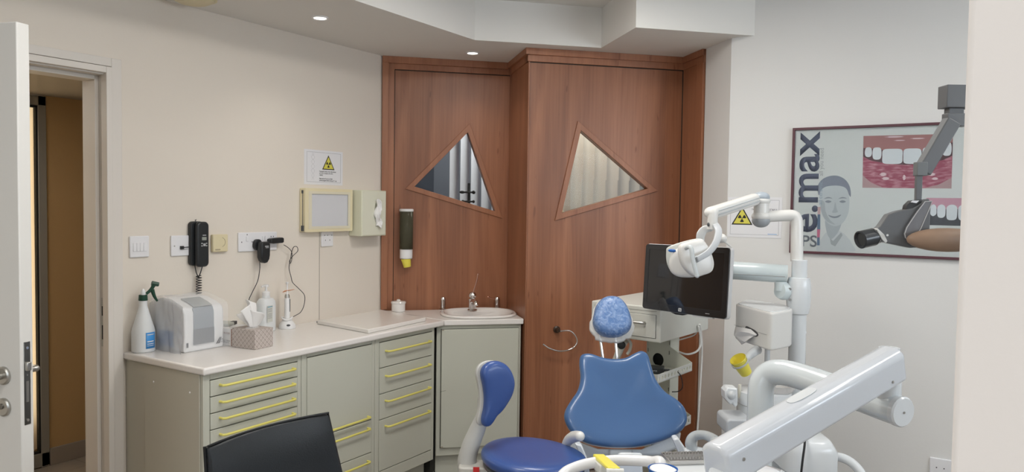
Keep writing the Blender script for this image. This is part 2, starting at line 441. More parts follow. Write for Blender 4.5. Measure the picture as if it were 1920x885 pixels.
# corridor beyond the door
tan_m = mat('corridor_tan', (.47, .31, .15), .8, bump=.05, bscale=60)
struct('wall_corridor', MB().bb(-4.70, -4.575, 2.262, 3.2, 0, 2.13), tan_m, smooth=False)
struct('wall_corridor_end', MB().bb(-4.70, WX-.134, 3.2, 3.3, 0, 2.5), tan_m, smooth=False)
struct('wall_corridor_near', MB().bb(-4.70, WX-.134, -.6, -.5, 0, 2.5), tan_m, smooth=False)
struct('ceiling_corridor', MB().bb(-4.75, WX-.134, -.6, 3.3, 2.13, 2.2), mat('corridor_ceiling', (.40, .36, .31), .8), smooth=False)
struct('baseboard_corridor', MB().bb(-4.575, -4.562, 2.262, 3.2, 0, .10), mat('grey_skirting', (.30, .26, .23), .45), bevel=.002)
area('corridor_lamp', (-3.95, 1.2, 2.10), (-3.95, 1.2, 0), .4, .9, 9, (1, .93, .84))
# aluminium glazed corridor door with a cream curtain behind
alu = mat('aluminium_frame', (.30, .29, .27), .45, metal=.2)
d4 = bpy.data.objects.new('door_4', None); COL.objects.link(d4); d4.location = (-4.575, 1.17, 0); d4['kind'] = 'structure'; d4.rotation_euler = (0, 0, PI/2)
mb = MB()
for a, b, c, d in ((0, .06, 0, 2.125), (1.045, 1.09, 0, 2.125), (0, 1.09, 2.07, 2.125), (0, 1.09, .005, .085), ): mb.bb(a, b, -.012, .03, c, d)
obj('frame', mb, alu, d4, bevel=.003)
mb = MB()
for a, b, c, d in ((.06, .072, .085, 2.07), (1.035, 1.045, .085, 2.07), (.06, 1.045, 2.058, 2.07), (.06, 1.045, .085, .097)): mb.bb(a, b, -.006, .02, c, d)
obj('seal', mb, dark_gap, d4, smooth=False)
obj('pane', MB().bb(.07, 1.037, .002, .006, .09, 2.06), glass_m, d4, smooth=False)
cur = thing('curtain', 'cream curtain hanging behind the glazed corridor door', 'curtain', (-4.645, 1.2, 0), PI/2)
def curf(u, v):
    x = u*1.11-.05; return Vector((x, .012*math.sin(x*62)+.005*math.sin(x*23), .09+v*2.0))
obj('cloth', MB().grid(curf, 120, 6), translucent('cream_curtain', (.80, .68, .48)), cur)
obj('rail', MB().tube([(-.06, 0, 2.095), (1.06, 0, 2.095)], .008), steel, cur)
struct('wall_corridor_back', MB().bb(-4.78, -4.72, -.6, 2.5, 0, 2.2), tan_m, smooth=False)
area('added_curtain_backlight', (-4.71, 1.7, 1.2), (-3, 1.7, 1.2), 1.0, 1.9, 22.0, (1, .95, .85))  # added light behind the curtain to brighten it; no window stands here

# ------------------------------------------------------------------ wooden doors
def wood_piece(mb, s0, s1, t0, t1, z0, z1):
    return mb.prism([tuple(ST(a, b)[:2]) for a, b in ((s0, t0), (s1, t0), (s1, t1), (s0, t1))], (0, 0, z0), (1, 0, 0), (0, 1, 0), (0, 0, z1-z0))
R45 = PI/4
def diag_root(name, s, t, z=0):
    o = bpy.data.objects.new(name, None); COL.objects.link(o); o.location = ST(s, t, z); o.rotation_euler = (0, 0, R45); o['kind'] = 'structure'; return o
TRI1 = [(.779, 2.045), (.994, 1.462), (.388, 1.636)]
TRI2 = [(1.322, 2.032), (1.821, 1.642), (1.196, 1.462)]
def tri_door(name, s0, s1, t, z1, tri, handle_side=None):
    r = diag_root(name, s0, t)
    tl = [(a-s0, b) for a, b in tri]; ins = inset_tri(tl, .030)
    mb = MB(); mb.prism([(0, .01), (s1-s0, .01), (s1-s0, z1), (0, z1)], (0, 0, 0), (1, 0, 0), (0, 0, 1), (0, .04, 0), holes=[inset_tri(tl, .015)])
    obj('door_leaf', mb, wood_m, r, smooth=False)
    mb = MB(); mb.prism(tl, (0, -.009, 0), (1, 0, 0), (0, 0, 1), (0, .058, 0), holes=[ins])
    obj('window_frame', mb, wood_frame, r, bevel=.002, smooth=False)
    mb = MB(); mb.prism(ins, (0, .018, 0), (1, 0, 0), (0, 0, 1), (0, .004, 0))
    obj('pane', mb, glass_m, r, smooth=False)
    return r
tri_door('door_2', .318, 1.0295, 4.652, 2.348, TRI1)
tri_door('door_3', 1.038, 1.966, 4.172, 2.348, TRI2)
# frames, returns and head mouldings
mb = MB()
wood_piece(mb, .245, .318, 4.640, 4.70, 0, ZL); wood_piece(mb, .318, 1.03, 4.640, 4.70, 2.352, ZL)
wood_piece(mb, .245, 1.03, 4.618, 4.642, 2.385, ZL); wood_piece(mb, .245, .283, 4.618, 4.642, ZW+.005, 2.385)
struct('trim_3', mb, wood_frame, bevel=.002, smooth=False)
mb = MB()
wood_piece(mb, 1.03, 1.036, 4.168, 4.70, 0, 2.352)
wood_piece(mb, 1.966, 1.972, 3.90, 4.25, 0, 2.352)
struct('trim_4', mb, wood_frame, smooth=False)
mb = MB()
wood_piece(mb, 1.022, 1.975, 4.160, 4.22, 2.352, ZL); wood_piece(mb, 1.012, 1.975, 4.146, 4.165, 2.388, ZL)
wood_piece(mb, 1.022, 1.036, 4.168, 4.64, 2.352, ZL); wood_piece(mb, 1.008, 1.030, 4.146, 4.64, 2.388, ZL)
wood_piece(mb, 1.96, 1.978, 3.90, 4.16, 2.352, ZL); wood_piece(mb, 1.955, 1.975, 3.90, 3.98, 0, 2.352); wood_piece(mb, 1.95, 1.97, 3.90, 4.16, 2.388, ZL)
struct('trim_5', mb, wood_frame, bevel=.002, smooth=False)
# dark reveal lines round the leaves
mb = MB()
wood_piece(mb, .318, .322, 4.650, 4.66, .9, 2.352); wood_piece(mb, .318, 1.03, 4.650, 4.66, 2.3475, 2.3525)
wood_piece(mb, 1.962, 1.967, 4.168, 4.18, 0, 2.35); wood_piece(mb, 1.036, 1.966, 4.170, 4.18, 2.3475, 2.3525)
struct('trim_6', mb, dark_gap, smooth=False)

# the room behind the doors
slate = mat('slate_wall', (.10, .125, .17), .8); grey_wall = mat('grey_wall', (.27, .28, .31), .8)
mb = MB(); wood_piece(mb, -.9, 2.9, 6.1, 6.2, 0, ZL); wood_piece(mb, -.9, -.8, 4.71, 6.1, 0, ZL); wood_piece(mb, 2.8, 2.9, 4.0, 6.1, 0, ZL)
struct('wall_back_room', mb, grey_wall, smooth=False)
mb = MB(); wood_piece(mb, -.2, .64, 5.30, 5.36, 0, ZL); struct('wall_back_room_slate', mb, slate, smooth=False)
area('added_back_room_fill', tuple(ST(1.3, 5.1, 2.40)), tuple(ST(1.3, 5.1, 0)), .5, .5, 13, (1, 1, .97))  # added fill so the room shows through the panes
area('added_curtain_fill', tuple(ST(1.5, 4.38, 2.38)), tuple(ST(1.5, 4.45, 0)), .7, .12, 5.5, (1, 1, .97))  # unseen strip light added to brighten the pleated curtain
vb = thing('vertical_blind', 'white vertical blind behind the left triangular pane', 'blind', ST(.72, 5.28, 0), R45)
mb = MB(); mb.bb(-.03, .75, -.02, .02, 2.2, 2.24); obj('head_rail', mb, white_plastic, vb, bevel=.003)
blind_m = mat('blind_slat', (.62, .64, .70), .8)
for k in range(9):
    a = .55
    obj('slat', MB().box((.06+k*.075, 0, 1.2), (.085, .002, 2.0), rz=a), blind_m, vb, smooth=False)
cu2 = thing('pleated_curtain', 'pale pleated curtain behind the right triangular pane', 'curtain', ST(1.10, 4.62, 0), R45)
def cf(u, v):
    x = u*.85; return Vector((x, .022*abs(math.sin(x*40+.6*math.sin(v*6)))+.01*math.sin(x*17), .35+v*1.95))
obj('cloth', MB().grid(cf, 140, 10), mat('pale_curtain', (.70, .69, .60), .9), cu2, solid=.002)
obj('rail', MB().tube([(0, .01, 2.31), (.85, .01, 2.31)], .008), steel, cu2)
wh = thing('window_latch', 'black cross-shaped handle seen through the left triangular pane', 'handle', on_plane(879, 360, ST(0, 4.9, 0), ST(0, 1, 0)), R45)
mb = MB(); mb.bb(-.008, .008, -.008, .008, -.13, .058); obj('rod', mb, black_m, wh, bevel=.003)
mb = MB(); mb.tube([(-.05, -.01, -.002), (.028, -.01, -.002)], .006); mb.ball((-.045, -.01, -.002), .014, (1.3, .6, .7)); mb.ball((.03, -.01, -.002), .012)
obj('lever', mb, black_m, wh); mb = MB()
mb.tube([(-.04, -.01, -.062), (.028, -.01, -.062)], .006); mb.ball((.03, -.01, -.062), .01); mb.ball((-.04, -.01, -.062), .01)
obj('lever', mb, black_m, wh)
cb = thing('cane_chair_arm', 'beige curved chair back seen low in the right triangular pane', 'chair', ST(1.24, 4.47, 0), R45)
mb = MB(); mb.tube([(-.14, 0, 0), (-.14, 0, 1.35), (-.10, 0, 1.50), (-.02, 0, 1.535), (.06, 0, 1.50), (.10, 0, 1.35), (.10, 0, 0)], .016, smooth=6)
obj('frame', mb, mat('beige_frame', (.62, .52, .33), .5), cb)
mb = MB(); mb.bb(-.14, .10, -.20, -.005, .42, .46); obj('seat', mb, mat('beige_seat', (.55, .47, .32), .8), cb, bevel=.01)

# ------------------------------------------------------------------ ceiling lamps and downlights
for i, (x, y, wh_) in enumerate(CEIL_LAMPS):
    t = thing('ceiling_panel_light', 'square flush ceiling panel light '+wh_, 'ceiling light', (x, y, ZH), 0, 'panel lights on the upper ceiling')
    mb = MB()
    for a, b, c, d in ((-.3, .3, -.3, -.28), (-.3, .3, .28, .3), (-.3, -.28, -.28, .28), (.28, .3, -.28, .28)): mb.bb(a, b, c, d, -.03, 0)
    obj('frame', mb, white_plastic, t, bevel=.002)
    obj('diffuser', MB().bb(-.28, .28, -.28, .28, -.018, -.012), mat('diffuser', (.9, .9, .9), .6, emit=(1, .97, .92), estr=3), t, smooth=False)
    l = bpy.data.lights.new('panel_lamp', 'AREA'); l.shape = 'SQUARE'; l.size = .54; l.energy = LAMP_W*(.5 if i == 2 else 1); l.color = (1, .965, .915)
    lo = bpy.data.objects.new('panel_lamp', l); COL.objects.link(lo); lo.parent = t; lo.location = (0, 0, -.022)
for (x, y, lab) in ((-2.731, 2.597, 'lit round recessed downlight, nearer of the two along the lowered ceiling'), (-2.573, 3.629, 'lit round recessed downlight right above the triangular-pane doors')):
    t = thing('downlight', lab, 'downlight', (x, y, ZL), 0, 'downlights in the lowered ceiling')
    mb = MB(); mb.lathe([(.030, -.002), (.030, -.004), (.036, -.006), (.041, -.003), (.041, 0), (.030, 0)], n=28, cap=False)
    obj('rim', mb, white_plastic, t)
    mb = MB(); mb.lathe([(0, -.0025), (.030, -.0025)], n=24, cap=False)
    obj('lens', mb, mat('downlight_lens', (1, 1, 1), .5, emit=(1, .97, .9), estr=4), t)
    l = bpy.data.lights.new('spot', 'SPOT'); l.energy = 4; l.spot_size = 2.0; l.spot_blend = .8; l.shadow_soft_size = .03; l.color = (1, .95, .88)
    lo = bpy.data.objects.new('spot', l); COL.objects.link(lo); lo.parent = t; lo.location = (0, 0, -.012)
t = thing('round_ceiling_fitting', 'round fitting coloured like yellow lamp glow on the lowered ceiling at the top edge', 'ceiling light', (-2.955, 2.075, ZL))
mb = MB(); mb.lathe([(.0, -.028), (.06, -.024), (.085, -.012), (.09, 0), (0, 0)], n=30); obj('cover', mb, mat('cover_lamp_glow', (.70, .62, .42), .5), t)  # yellow glow of a ceiling lamp is painted into the cover colour
mb = MB(); mb.lathe([(.098, 0), (.098, -.006), (.088, -.008)], n=30, cap=False); obj('rim', mb, cream_plastic, t)

# ------------------------------------------------------------------ worktops and cabinets
wt = thing('left_worktop', 'long pale worktop along the left wall with rounded front edge', 'worktop', (WX, 1.83, ZW-.03))
mb = MB(); mb.prism([(WX+.001, 1.8345), (-2.554, 1.8345), (-2.554, 3.362), (WX+.001, 3.448)], (0, 0, ZW-.031), (1, 0, 0), (0, 1, 0), (0, 0, .031))
obj('slab', mb, worktop_m, wt, bevel=.008, world=True, seg=3)
swt = thing('sink_worktop', 'short pale corner worktop holding the washbasin', 'worktop', ST(.8, 4.4, ZW-.03), R45)
o0 = ST(.8, 4.4)
def sl(x, y):
    q = Vector((x, y, 0))-o0; return (q.dot(Vector((1, 1, 0)))/S2, q.dot(Vector((-1, 1, 0)))/S2)
hole = superellipse(.195, .150, 40, 2.6, 0, -.012)
mb = MB(); mb.prism([sl(-2.553, 3.3645), (.226, -.218), (.226, .215), (-.535, .215), sl(WX+.003, 3.4495)], (0, 0, 0), (1, 0, 0), (0, 1, 0), (0, 0, .031), holes=[hole])
obj('slab', mb, worktop_m, swt, bevel=.006, seg=3)

# basin
bs = thing('washbasin', 'white oval ceramic washbasin set in the corner worktop', 'washbasin', ST(.8, 4.4, ZW), R45)
prof = [(1.0, .0015), (1.0, .008), (.975, .013), (.93, .014), (.89, .011), (.84, .000), (.78, -.030), (.66, -.085), (.45, -.115), (.2, -.122), (.06, -.124)]
mb = MB(); rings = []
for k, h in prof:
    rings.append([mb.bm.verts.new((x*k, y*k-.012*(1-k) + (-.008), h+.001)) for x, y in superellipse(.222, .193, 48, 2.5)])
for a, b in zip(rings, rings[1:]):
    for k in range(48): mb.bm.faces.new((a[k], a[(k+1) % 48], b[(k+1) % 48], b[k]))
mb.bm.faces.new(rings[-1])
obj('bowl', mb, ceramic, bs, solid=.004)
mb = MB(); mb.lathe([(.022, -.118), (.022, -.115), (.012, -.114), (0, -.116)], (0, -.02, 0), n=20); obj('drain', mb, chrome, bs)
fb = ST(.8, 4.4)
fp = onZ(885.5, 583, ZW+.015)
fa = thing('mixer_tap', 'chrome mixer tap with long upright lever behind the basin', 'tap', (fp.x, fp.y, ZW+.0145), R45)
fa.scale = (1.12, 1.12, 1.12)
mb = MB(); mb.lathe([(.026, 0), (.026, .006), (.021, .012), (.020, .05), (.022, .065), (.0, .075)], (0, 0, 0)); 
mb.tube([(0, 0, .045), (0, -.05, .062), (0, -.10, .058), (0, -.112, .045)], [.016, .014, .012, .011], smooth=5)
obj('body', mb, chrome, fa)
mb = MB(); mb.ball((0, 0, .085), .021, (1, 1, .9)); mb.lathe([(.012, .06), (.010, .09)], (0, 0, 0)); obj('valve_cap', mb, chrome, fa)
mb = MB(); mb.tube([(.002, .0, .095), (.010, -.005, .125), (.020, -.01, .16), (.026, -.012, .195)], [.004, .0035, .003, .004], smooth=4); mb.ball((.026, -.012, .197), .005)
obj('lever', mb, mat('copper_sheen', (.75, .50, .42), .2, metal=1), fa)
for px, lab, hd in ((830.5, 'short chrome pillar valve left of the basin tap', 0), (932, 'short chrome pillar valve right of the basin tap with a thin lever', 1)):
    q = onZ(px, 579.0, ZW)
    v = thing('pillar_valve', lab, 'tap', (q.x, q.y, ZW+.0005), R45, 'chrome pillar valves at the basin')
    mb = MB(); mb.lathe([(.021, 0), (.021, .004), (.0165, .010), (.016, .05), (.0175, .055), (.0175, .063), (.012, .073), (0, .077)]); obj('body', mb, chrome, v)
    if hd:
        mb = MB(); mb.tube([(0, 0, .062), (-.03, -.012, .066), (-.062, -.022, .078)], [.004, .003, .003], smooth=3); mb.ball((-.062, -.022, .078), .005); obj('lever', mb, mat('copper_sheen', (.75, .5, .42), .2), v)
    else:
        mb = MB(); mb.tube([(0, 0, .062), (.010, .002, .070)], .004); obj('knob', mb, chrome, v)

def handle(parent, y0, y1, z, x=0.0):
    """yellow bar along local x with bent ends, standing off toward -y"""
    mb = MB(); mb.tube([(y0, 0, z), (y0, -.020, z), (y0+.010, -.027, z), (y1-.010, -.027, z), (y1, -.020, z), (y1, 0, z)], .0052, n=10)
    return obj('handle', mb, yellow_m, parent)
def unit(label, y0, y1, fronts, side=False, name='drawer_cabinet', left_open=False):
    """cabinet with its fronts facing +X of the room; local -y is the front"""
    r = thing(name, label, 'cabinet', (-2.593, y0, 0), PI/2)
    Wd = y1-y0; D = .508
    mb = MB(); mb.bb(.001, Wd-.001, .001, D, .13, ZW-.032)
    obj('carcass', mb, cabside_m, r, bevel=.003)
    mb = MB(); mb.bb(.004, Wd-.004, .045, D-.02, 0, .13); obj('plinth', mb, cab_m, r)
    mb = MB(); x0, x1, zb = .030, Wd-.022, fronts[-1][2]-.002
    for a, b, c, d in ((0, x0, .13, ZW-.032), (x1, Wd, .13, ZW-.032), (x0, x1, .13, zb), (x0, x1, fronts[0][1]+.002, ZW-.032)): mb.bb(a+.0005, b-.0005 if b == Wd else b, -.018, .001, c, d)
    obj('face_frame', mb, cab_m, r, bevel=.002)
    obj('reveal', MB().bb(x0, x1, -.004, .001, zb, fronts[0][1]+.002), dark_gap, r, smooth=False)
    for kind, top, bot, hz in fronts:
        nm = 'drawer' if kind == 'd' else 'door'
        q = obj(nm, MB().bb(x0+.0022, x1-.0022, -.020, -.003, bot+.0020, top-.0020), cab_m, r, bevel=.0015)
        h = handle(q, x0+.045, x1-.030, hz); h.location = (0, -.019, 0)
    return r
u1 = unit('bank of shallow drawers with yellow handles, nearest the entrance door', 1.846, 2.345,
     [('d', .842, .7755, .817), ('d', .7755, .709, .750), ('d', .709, .643, .684), ('d', .643, .577, .618), ('d', .577, .511, .552), ('d', .511, .340, .48), ('d', .340, .170, .31)])
u2 = unit('middle cabinet with a tall flap above two drawers', 2.347, 2.823,
     [('flap', .850, .472, .493), ('d', .472, .307, .435), ('d', .307, .170, .27)])
u3 = unit('bank of four deep drawers with yellow handles next to the sink cabinet', 2.825, 3.302,
     [('d', .848, .717, .800), ('d', .717, .585, .672), ('d', .585, .454, .545), ('d', .454, .190, .415)])
# end filler strip and small caps on the first cabinet side
mb = MB(); mb.bb(.0005, .001, .001, .36, .13, ZW-.032)
obj('side_panel', MB().bb(-.004, .001, .0, .365, .06, ZW-.032), cabside_m, u1, bevel=.0015)
mb = MB()
for yy, z in ((.06, .79), (.30, .80)): mb.lathe([(.0045, 0), (.003, .0015), (0, .002)], (-.004, yy, z), (-1, 0, 0), n=12)
obj('screw_cap', mb, white_plastic, u1)
# sink cabinet, diagonal
sc = thing('sink_cabinet', 'plain grey-green cupboard under the washbasin', 'cabinet', ST(.532, 4.206, 0), R45)
mb = MB(); mb.bb(0, .484, 0, .02, .13, ZW-.032); mb.bb(0, .02, .02, .41, .13, ZW-.032); mb.bb(.464, .484, .02, .41, .13, ZW-.032); mb.bb(.02, .464, .39, .41, .13, ZW-.032); mb.bb(0.02, .464, .02, .39, .13, .15)
obj('carcass', mb, cab_m, sc, bevel=.002)
obj('plinth', MB().bb(.004, .480, .04, .40, 0, .13), cab_m, sc)
obj('reveal', MB().bb(.024, .470, -.003, .0005, .175, .849), dark_gap, sc, smooth=False)
dd = obj('door', MB().bb(.0265, .4675, -.016, -.0015, .178, .847), cab_m, sc, bevel=.0025)
for z_h in (.185, .845): obj('hinge', MB().tube([(.028, -.017, z_h), (.040, -.017, z_h)], .003, n=8), mat('hinge_brown', (.3, .26, .2), .5), dd)
mb = MB(); mb.tube([(.02, -.0162, .497), (.035, -.0162, .501), (.052, -.0162, .504)], .0008, n=6); obj('scratch', mb, dark_gap, dd)
# dark slot between the cabinets
struct('trim_7', MB().prism([(-2.640, 3.304), (-2.600, 3.304), tuple(ST(.530, 4.235)[:2]), tuple(ST(.530, 4.27)[:2])], (0, 0, .0), (1, 0, 0), (0, 1, 0), (0, 0, ZW-.033)), dark_gap, smooth=False)

# ------------------------------------------------------------------ things on the worktop
# white board
bp = [onZ(593.7, 600, .922), onZ(691, 617.5, .922), onZ(798.7, 595, .922), onZ(725, 578.5, .922)]
bp = [Vector((min(max(p.x, WX+.01), -2.565), min(p.y, 3.36), 0)) for p in bp]
bd = thing('cover_board', 'white rectangular cover board lying flat on the worktop', 'board', (bp[0].x, bp[0].y, ZW+.0005))
mb = MB(); mb.prism([(p.x-bp[0].x, p.y-bp[0].y) for p in bp], (0, 0, 0), (1, 0, 0), (0, 1, 0), (0, 0, .021)); obj('slab', mb, mat('board', (.78, .75, .71), .18), bd, bevel=.004)
mb = MB(); mb.lathe([(.004, 0), (.004, .001)], (.004, -.0005, .011), (0, -1, 0), n=10); obj('screw', mb, dark_grey, bd)
# pot
pt = thing('lidded_pot', 'small round white lidded pot at the back of the worktop', 'pot', (-2.985, 3.475, ZW+.0005))
mb = MB(); mb.lathe([(.036, 0), (.041, .004), (.041, .046), (.043, .048), (.043, .051), (.0, .051)]); obj('body', mb, ceramic, pt)
mb = MB(); mb.lathe([(.045, .051), (.045, .057), (.040, .062), (.012, .065), (.010, .067), (.011, .072), (0, .075)]); obj('lid', mb, ceramic, pt)
# spray bottle
clear_b = mat('translucent_bottle', (.84, .86, .87), .28, trans=.18, ior=1.2)
sb = thing('spray_bottle', 'translucent conical spray bottle with dark green trigger, at the worktop end', 'spray bottle', (-3.045, 1.893, ZW+.0005))
mb = MB(); mb.lathe([(.043, 0), (.047, .005), (.047, .085), (.044, .100), (.019, .185), (.0165, .195), (.0165, .218), (0, .219)]); obj('bottle', mb, clear_b, sb)
mb = MB(); mb.lathe([(.0440, .004), (.0440, .062), (0, .063)]); obj('liquid', mb, mat('spray_liquid', (.72, .80, .82), .15, trans=.5, ior=1.2), sb)
mb = MB()
for k in range(9):
    pass
a0, a1 = -.35, .62
mb.grid(lambda u, v: Vector((.0476*math.cos(a0+(a1-a0)*u), .0476*math.sin(a0+(a1-a0)*u), .018+v*.068)), 10, 1)
lb = obj('label', mb, mat('blue_label', (.06, .30, .70), .4), sb, solid=.0006)
mb = MB()
for z0, z1 in ((.045, .050), (.036, .039), (.029, .031), (.075, .079)): mb.grid(lambda u, v: Vector((.0482*math.cos(a0+.1+(a1-a0-.3)*u), .0482*math.sin(a0+.1+(a1-a0-.3)*u), z0+v*(z1-z0))), 8, 1)
obj('print', mb, paper, lb, solid=.0002)
dkgreen = mat('dark_green', (.012, .06, .035), .4)
mb = MB(); mb.lathe([(.018, .219), (.0185, .221), (.017, .243), (0, .243)]); obj('collar', mb, dkgreen, sb)
mb = MB(); mb.lathe([(.009, .243), (.010, .252), (.006, .264), (.003, .268), (0, .268)]); obj('nozzle_cap', mb, white_plastic, sb)
mb = MB(); u = Vector((.35, .94, 0)).normalized()
mb.tube([u*.012+UZ*.246, u*.030+UZ*.262, u*.042+UZ*.281], [.006, .007, .008], smooth=3)
mb.tube([u*.034+UZ*.290, u*.062+UZ*.284], [.011, .009], n=8)
mb.tube([u*.036+UZ*.262, u*.044+UZ*.235, u*.056+UZ*.212], [.009, .007, .004], smooth=3)
obj('trigger', mb, dkgreen, sb)
# printer under a plastic cover
pr = thing('film_processor', 'white dental machine with grey front window under a clear plastic cover', 'machine', (-2.872, 1.968, ZW+.0005), 0)
side = [(-.205, 0), (0, 0), (.004, .10), (.002, .168), (-.008, .187), (-.04, .200), (-.10, .217), (-.15, .222), (-.19, .219), (-.205, .205)]
mb = MB(); mb.prism(side, (0, 0, 0), (1, 0, 0), (0, 0, 1), (0, .195, 0)); obj('housing', mb, white_plastic, pr, bevel=.008, seg=3)
win = mat('grey_window', (.30, .33, .36), .2)
mb = MB(); mb.prism([(-.006, .03), (.0062, .03), (.0075, .10), (.0055, .168), (-.004, .1895), (-.006, .18)], (0, .042, 0), (1, 0, 0), (0, 0, 1), (0, .100, 0)); wo = obj('window', mb, win, pr, bevel=.002)
mb = MB(); mb.prism([(-.008, .1895), (-.04, .202), (-.095, .218), (-.095, .221), (-.04, .2055), (-.006, .192)], (0, .05, 0), (1, 0, 0), (0, 0, 1), (0, .092, 0)); obj('top_window', mb, mat('grey_window_light', (.40, .42, .42), .25), pr)
mb = MB(); mb.bb(.006, .0085, .042, .142, .03, .097); obj('tray_opening', mb, mat('grey_window_dark', (.19, .20, .215), .3), pr)
mb = MB()
for dy in (0, .010): mb.prism([(.150+dy, .020), (.158+dy, .020), (.172+dy*.6, .046), (.170+dy*.6, .048)], (.0085, 0, 0), (0, 1, 0), (0, 0, 1), (.0005, 0, 0))
obj('logo', mb, black_m, pr, smooth=False)
text_mesh('DÜRR\nDENTAL', .0105, mat('grey_ink', (.25, .26, .28), .6), pr, 'lettering', (.0092, .168, .033), u=(0, 1, 0), v=(0, 0, 1), width=.028, thick=.0003)
mb = MB(); mb.bb(.0055, .007, .008, .016, .022, .042); obj('indicator', mb, dark_grey, pr)
# crumpled clear cover
cov = mat('thin_polythene', (.88, .90, .93), .3, alpha=.22, bump=.35, bscale=18)
def covf(u, v):
    pts = [(-.215, 0), (-.222, .12), (-.21, .222), (-.13, .236), (-.04, .214), (.006, .197), (.016, .165), (.018, .09), (.020, .004)]
    t = u*(len(pts)-1); i = min(int(t), len(pts)-2); f = t-i
    x = pts[i][0]*(1-f)+pts[i+1][0]*f; z = pts[i][1]*(1-f)+pts[i+1][1]*f
    p = Vector((x, -.012+v*.22, z)); nn = noise.noise(p*16+Vector((3, 1, 0)))*.008+noise.noise(p*45)*.002
    return p+Vector((nn*.6, nn*.3, nn if z > .02 else 0))
mb = MB(); mb.grid(covf, 40, 26)
cv = obj('plastic_cover', mb, cov, pr)
def sidef(u, v):
    z = v*(.20+.03*math.sin(PI*u)); x = -.218+u*.234
    p = Vector((x, -.016, z)); d = noise.noise(Vector((x*13+z*4, 0, z*5)))*.018+noise.noise(Vector((x*40, 5, z*14)))*.004
    return p+Vector((0, -abs(d)-.002*(1-v), 0))
mb = MB(); mb.grid(sidef, 40, 24); obj('cover_side', mb, mat('thin_polythene_side', (.72, .75, .80), .25, alpha=.5, bump=.4, bscale=16), cv)
mb = MB(); mb.bb(-.17, -.07, -.011, -.004, .02, .085); obj('blue_tone', mb, mat('blue_shadow_tint', (.10, .22, .45), .6), pr, bevel=.01)  # bluish shadow behind the plastic, put in as a coloured block

# tissue box (patterned)
A, B, Cc = onZ(431, 651, ZW), onZ(478, 656.4, ZW), onZ(512, 649, ZW)
tb = thing('tissue_box', 'patterned brown and cream tissue box with a tissue pulled up', 'tissue box', (B.x, B.y, ZW+.0005), math.atan2(Cc.y-B.y, Cc.x-B.x))
# patterned card: scales made from a diamond lattice
pm = bpy.data.materials.new('scale_pattern'); pm.use_nodes = True; nt = pm.node_tree; N = nt.nodes.new; L = nt.links.new
tc = N('ShaderNodeTexCoord'); sx = N('ShaderNodeSeparateXYZ'); L(tc.outputs['Object'], sx.inputs[0])
def mth(op, a, b=None, c=None):
    n = N('ShaderNodeMath'); n.operation = op
    for i, vv in enumerate((a, b, c)):
        if vv is None: continue
        if isinstance(vv, (int, float)): n.inputs[i].default_value = vv
        else: L(vv, n.inputs[i])
    return n.outputs[0]
hsum = mth('ADD', sx.outputs['X'], sx.outputs['Y'])
au = mth('MULTIPLY', hsum, 42.0); av = mth('MULTIPLY', sx.outputs['Z'], 42.0)
d_1 = mth('FRACT', mth('ADD', au, av)); d_2 = mth('FRACT', mth('SUBTRACT', au, av))
e1 = mth('ABSOLUTE', mth('SUBTRACT', d_1, .5)); e2 = mth('ABSOLUTE', mth('SUBTRACT', d_2, .5)); mxx = mth('MAXIMUM', e1, e2)
rr = N('ShaderNodeValToRGB'); rr.color_ramp.interpolation = 'CONSTANT'; L(mxx, rr.inputs[0])
els = rr.color_ramp.elements; els[0].position = 0; els[0].color = (.62, .56, .52, 1); els[1].position = .12; els[1].color = (.26, .20, .175, 1)
for p_, c_ in ((.20, (.66, .60, .56, 1)), (.32, (.30, .24, .21, 1)), (.36, (.66, .60, .56, 1)), (.44, (.17, .125, .105, 1))):
    e = els.new(p_); e.color = c_
L(rr.outputs[0], nt.nodes['Principled BSDF'].inputs['Base Color']); nt.nodes['Principled BSDF'].inputs['Roughness'].default_value = .6
obj('carton', MB().bb(0, .108, 0, .140, 0, .085), pm, tb, bevel=.0015)
obj('opening', MB().prism(superellipse(.035, .022, 24, 2.2, .054, .070), (0, 0, .0852), (1, 0, 0), (0, 1, 0), (0, 0, .0004)), mat('slot_film', (.75, .74, .74), .4), tb)
def tis(c, h, wd, ang, seed):
    def f(u, v):
        a = (u-.5)*2; ww = wd*(.28+.9*v**.8)
        x = a*ww; y = .012*math.sin(a*5+seed)*(.4+v)+.02*v*v*math.sin(seed)
        z = h*v*(1-.35*abs(a)**1.5)+.002
        q = Vector((x*math.cos(ang)-y*math.sin(ang), x*math.sin(ang)+y*math.cos(ang), z))
        return Vector(c)+q+Vector((0, 0, noise.noise(q*40+Vector((seed, 0, 0)))*.004))
    return f
obj('tissue', MB().grid(tis((.054, .070, .085), .125, .062, .5, 1.0), 24, 16).grid(tis((.048, .062, .085), .085, .055, 1.8, 2.3), 20, 12), tissue_m, tb, solid=.0008)
# white carton behind, with lettering, and a phone-like remote on it
wc = thing('white_carton', 'white printed carton between the machine and the patterned tissue box', 'box', (-2.945, 2.18, ZW+.0005), .12)
obj('carton', MB().bb(0, .100, -.004, .108, 0, .078), mat('carton_white', (.78, .77, .76), .6), wc, bevel=.001)
mb = MB(); mb.bb(.094, .1006, -.0046, -.0042, 0.001, .077); obj('edge_stripe', mb, mat('brown_stripe', (.38, .22, .17), .6), wc)
text_mesh('ΦΑΡΜΑ', .012, mat('brown_ink', (.35, .2, .18), .6), wc, 'lettering', (.050, -.0046, .052), width=.036, thick=.0003)
text_mesh('SOFT TISSUES\n100 SHEETS', .008, mat('grey_ink', (.3, .3, .3), .6), wc, 'small_lettering', (.046, -.0046, .020), width=.042, thick=.0003)
rm = thing('packet', 'grey-green flat packet with black corner lying on the white carton', 'packet', (-2.96, 2.22, ZW+.079), .5)
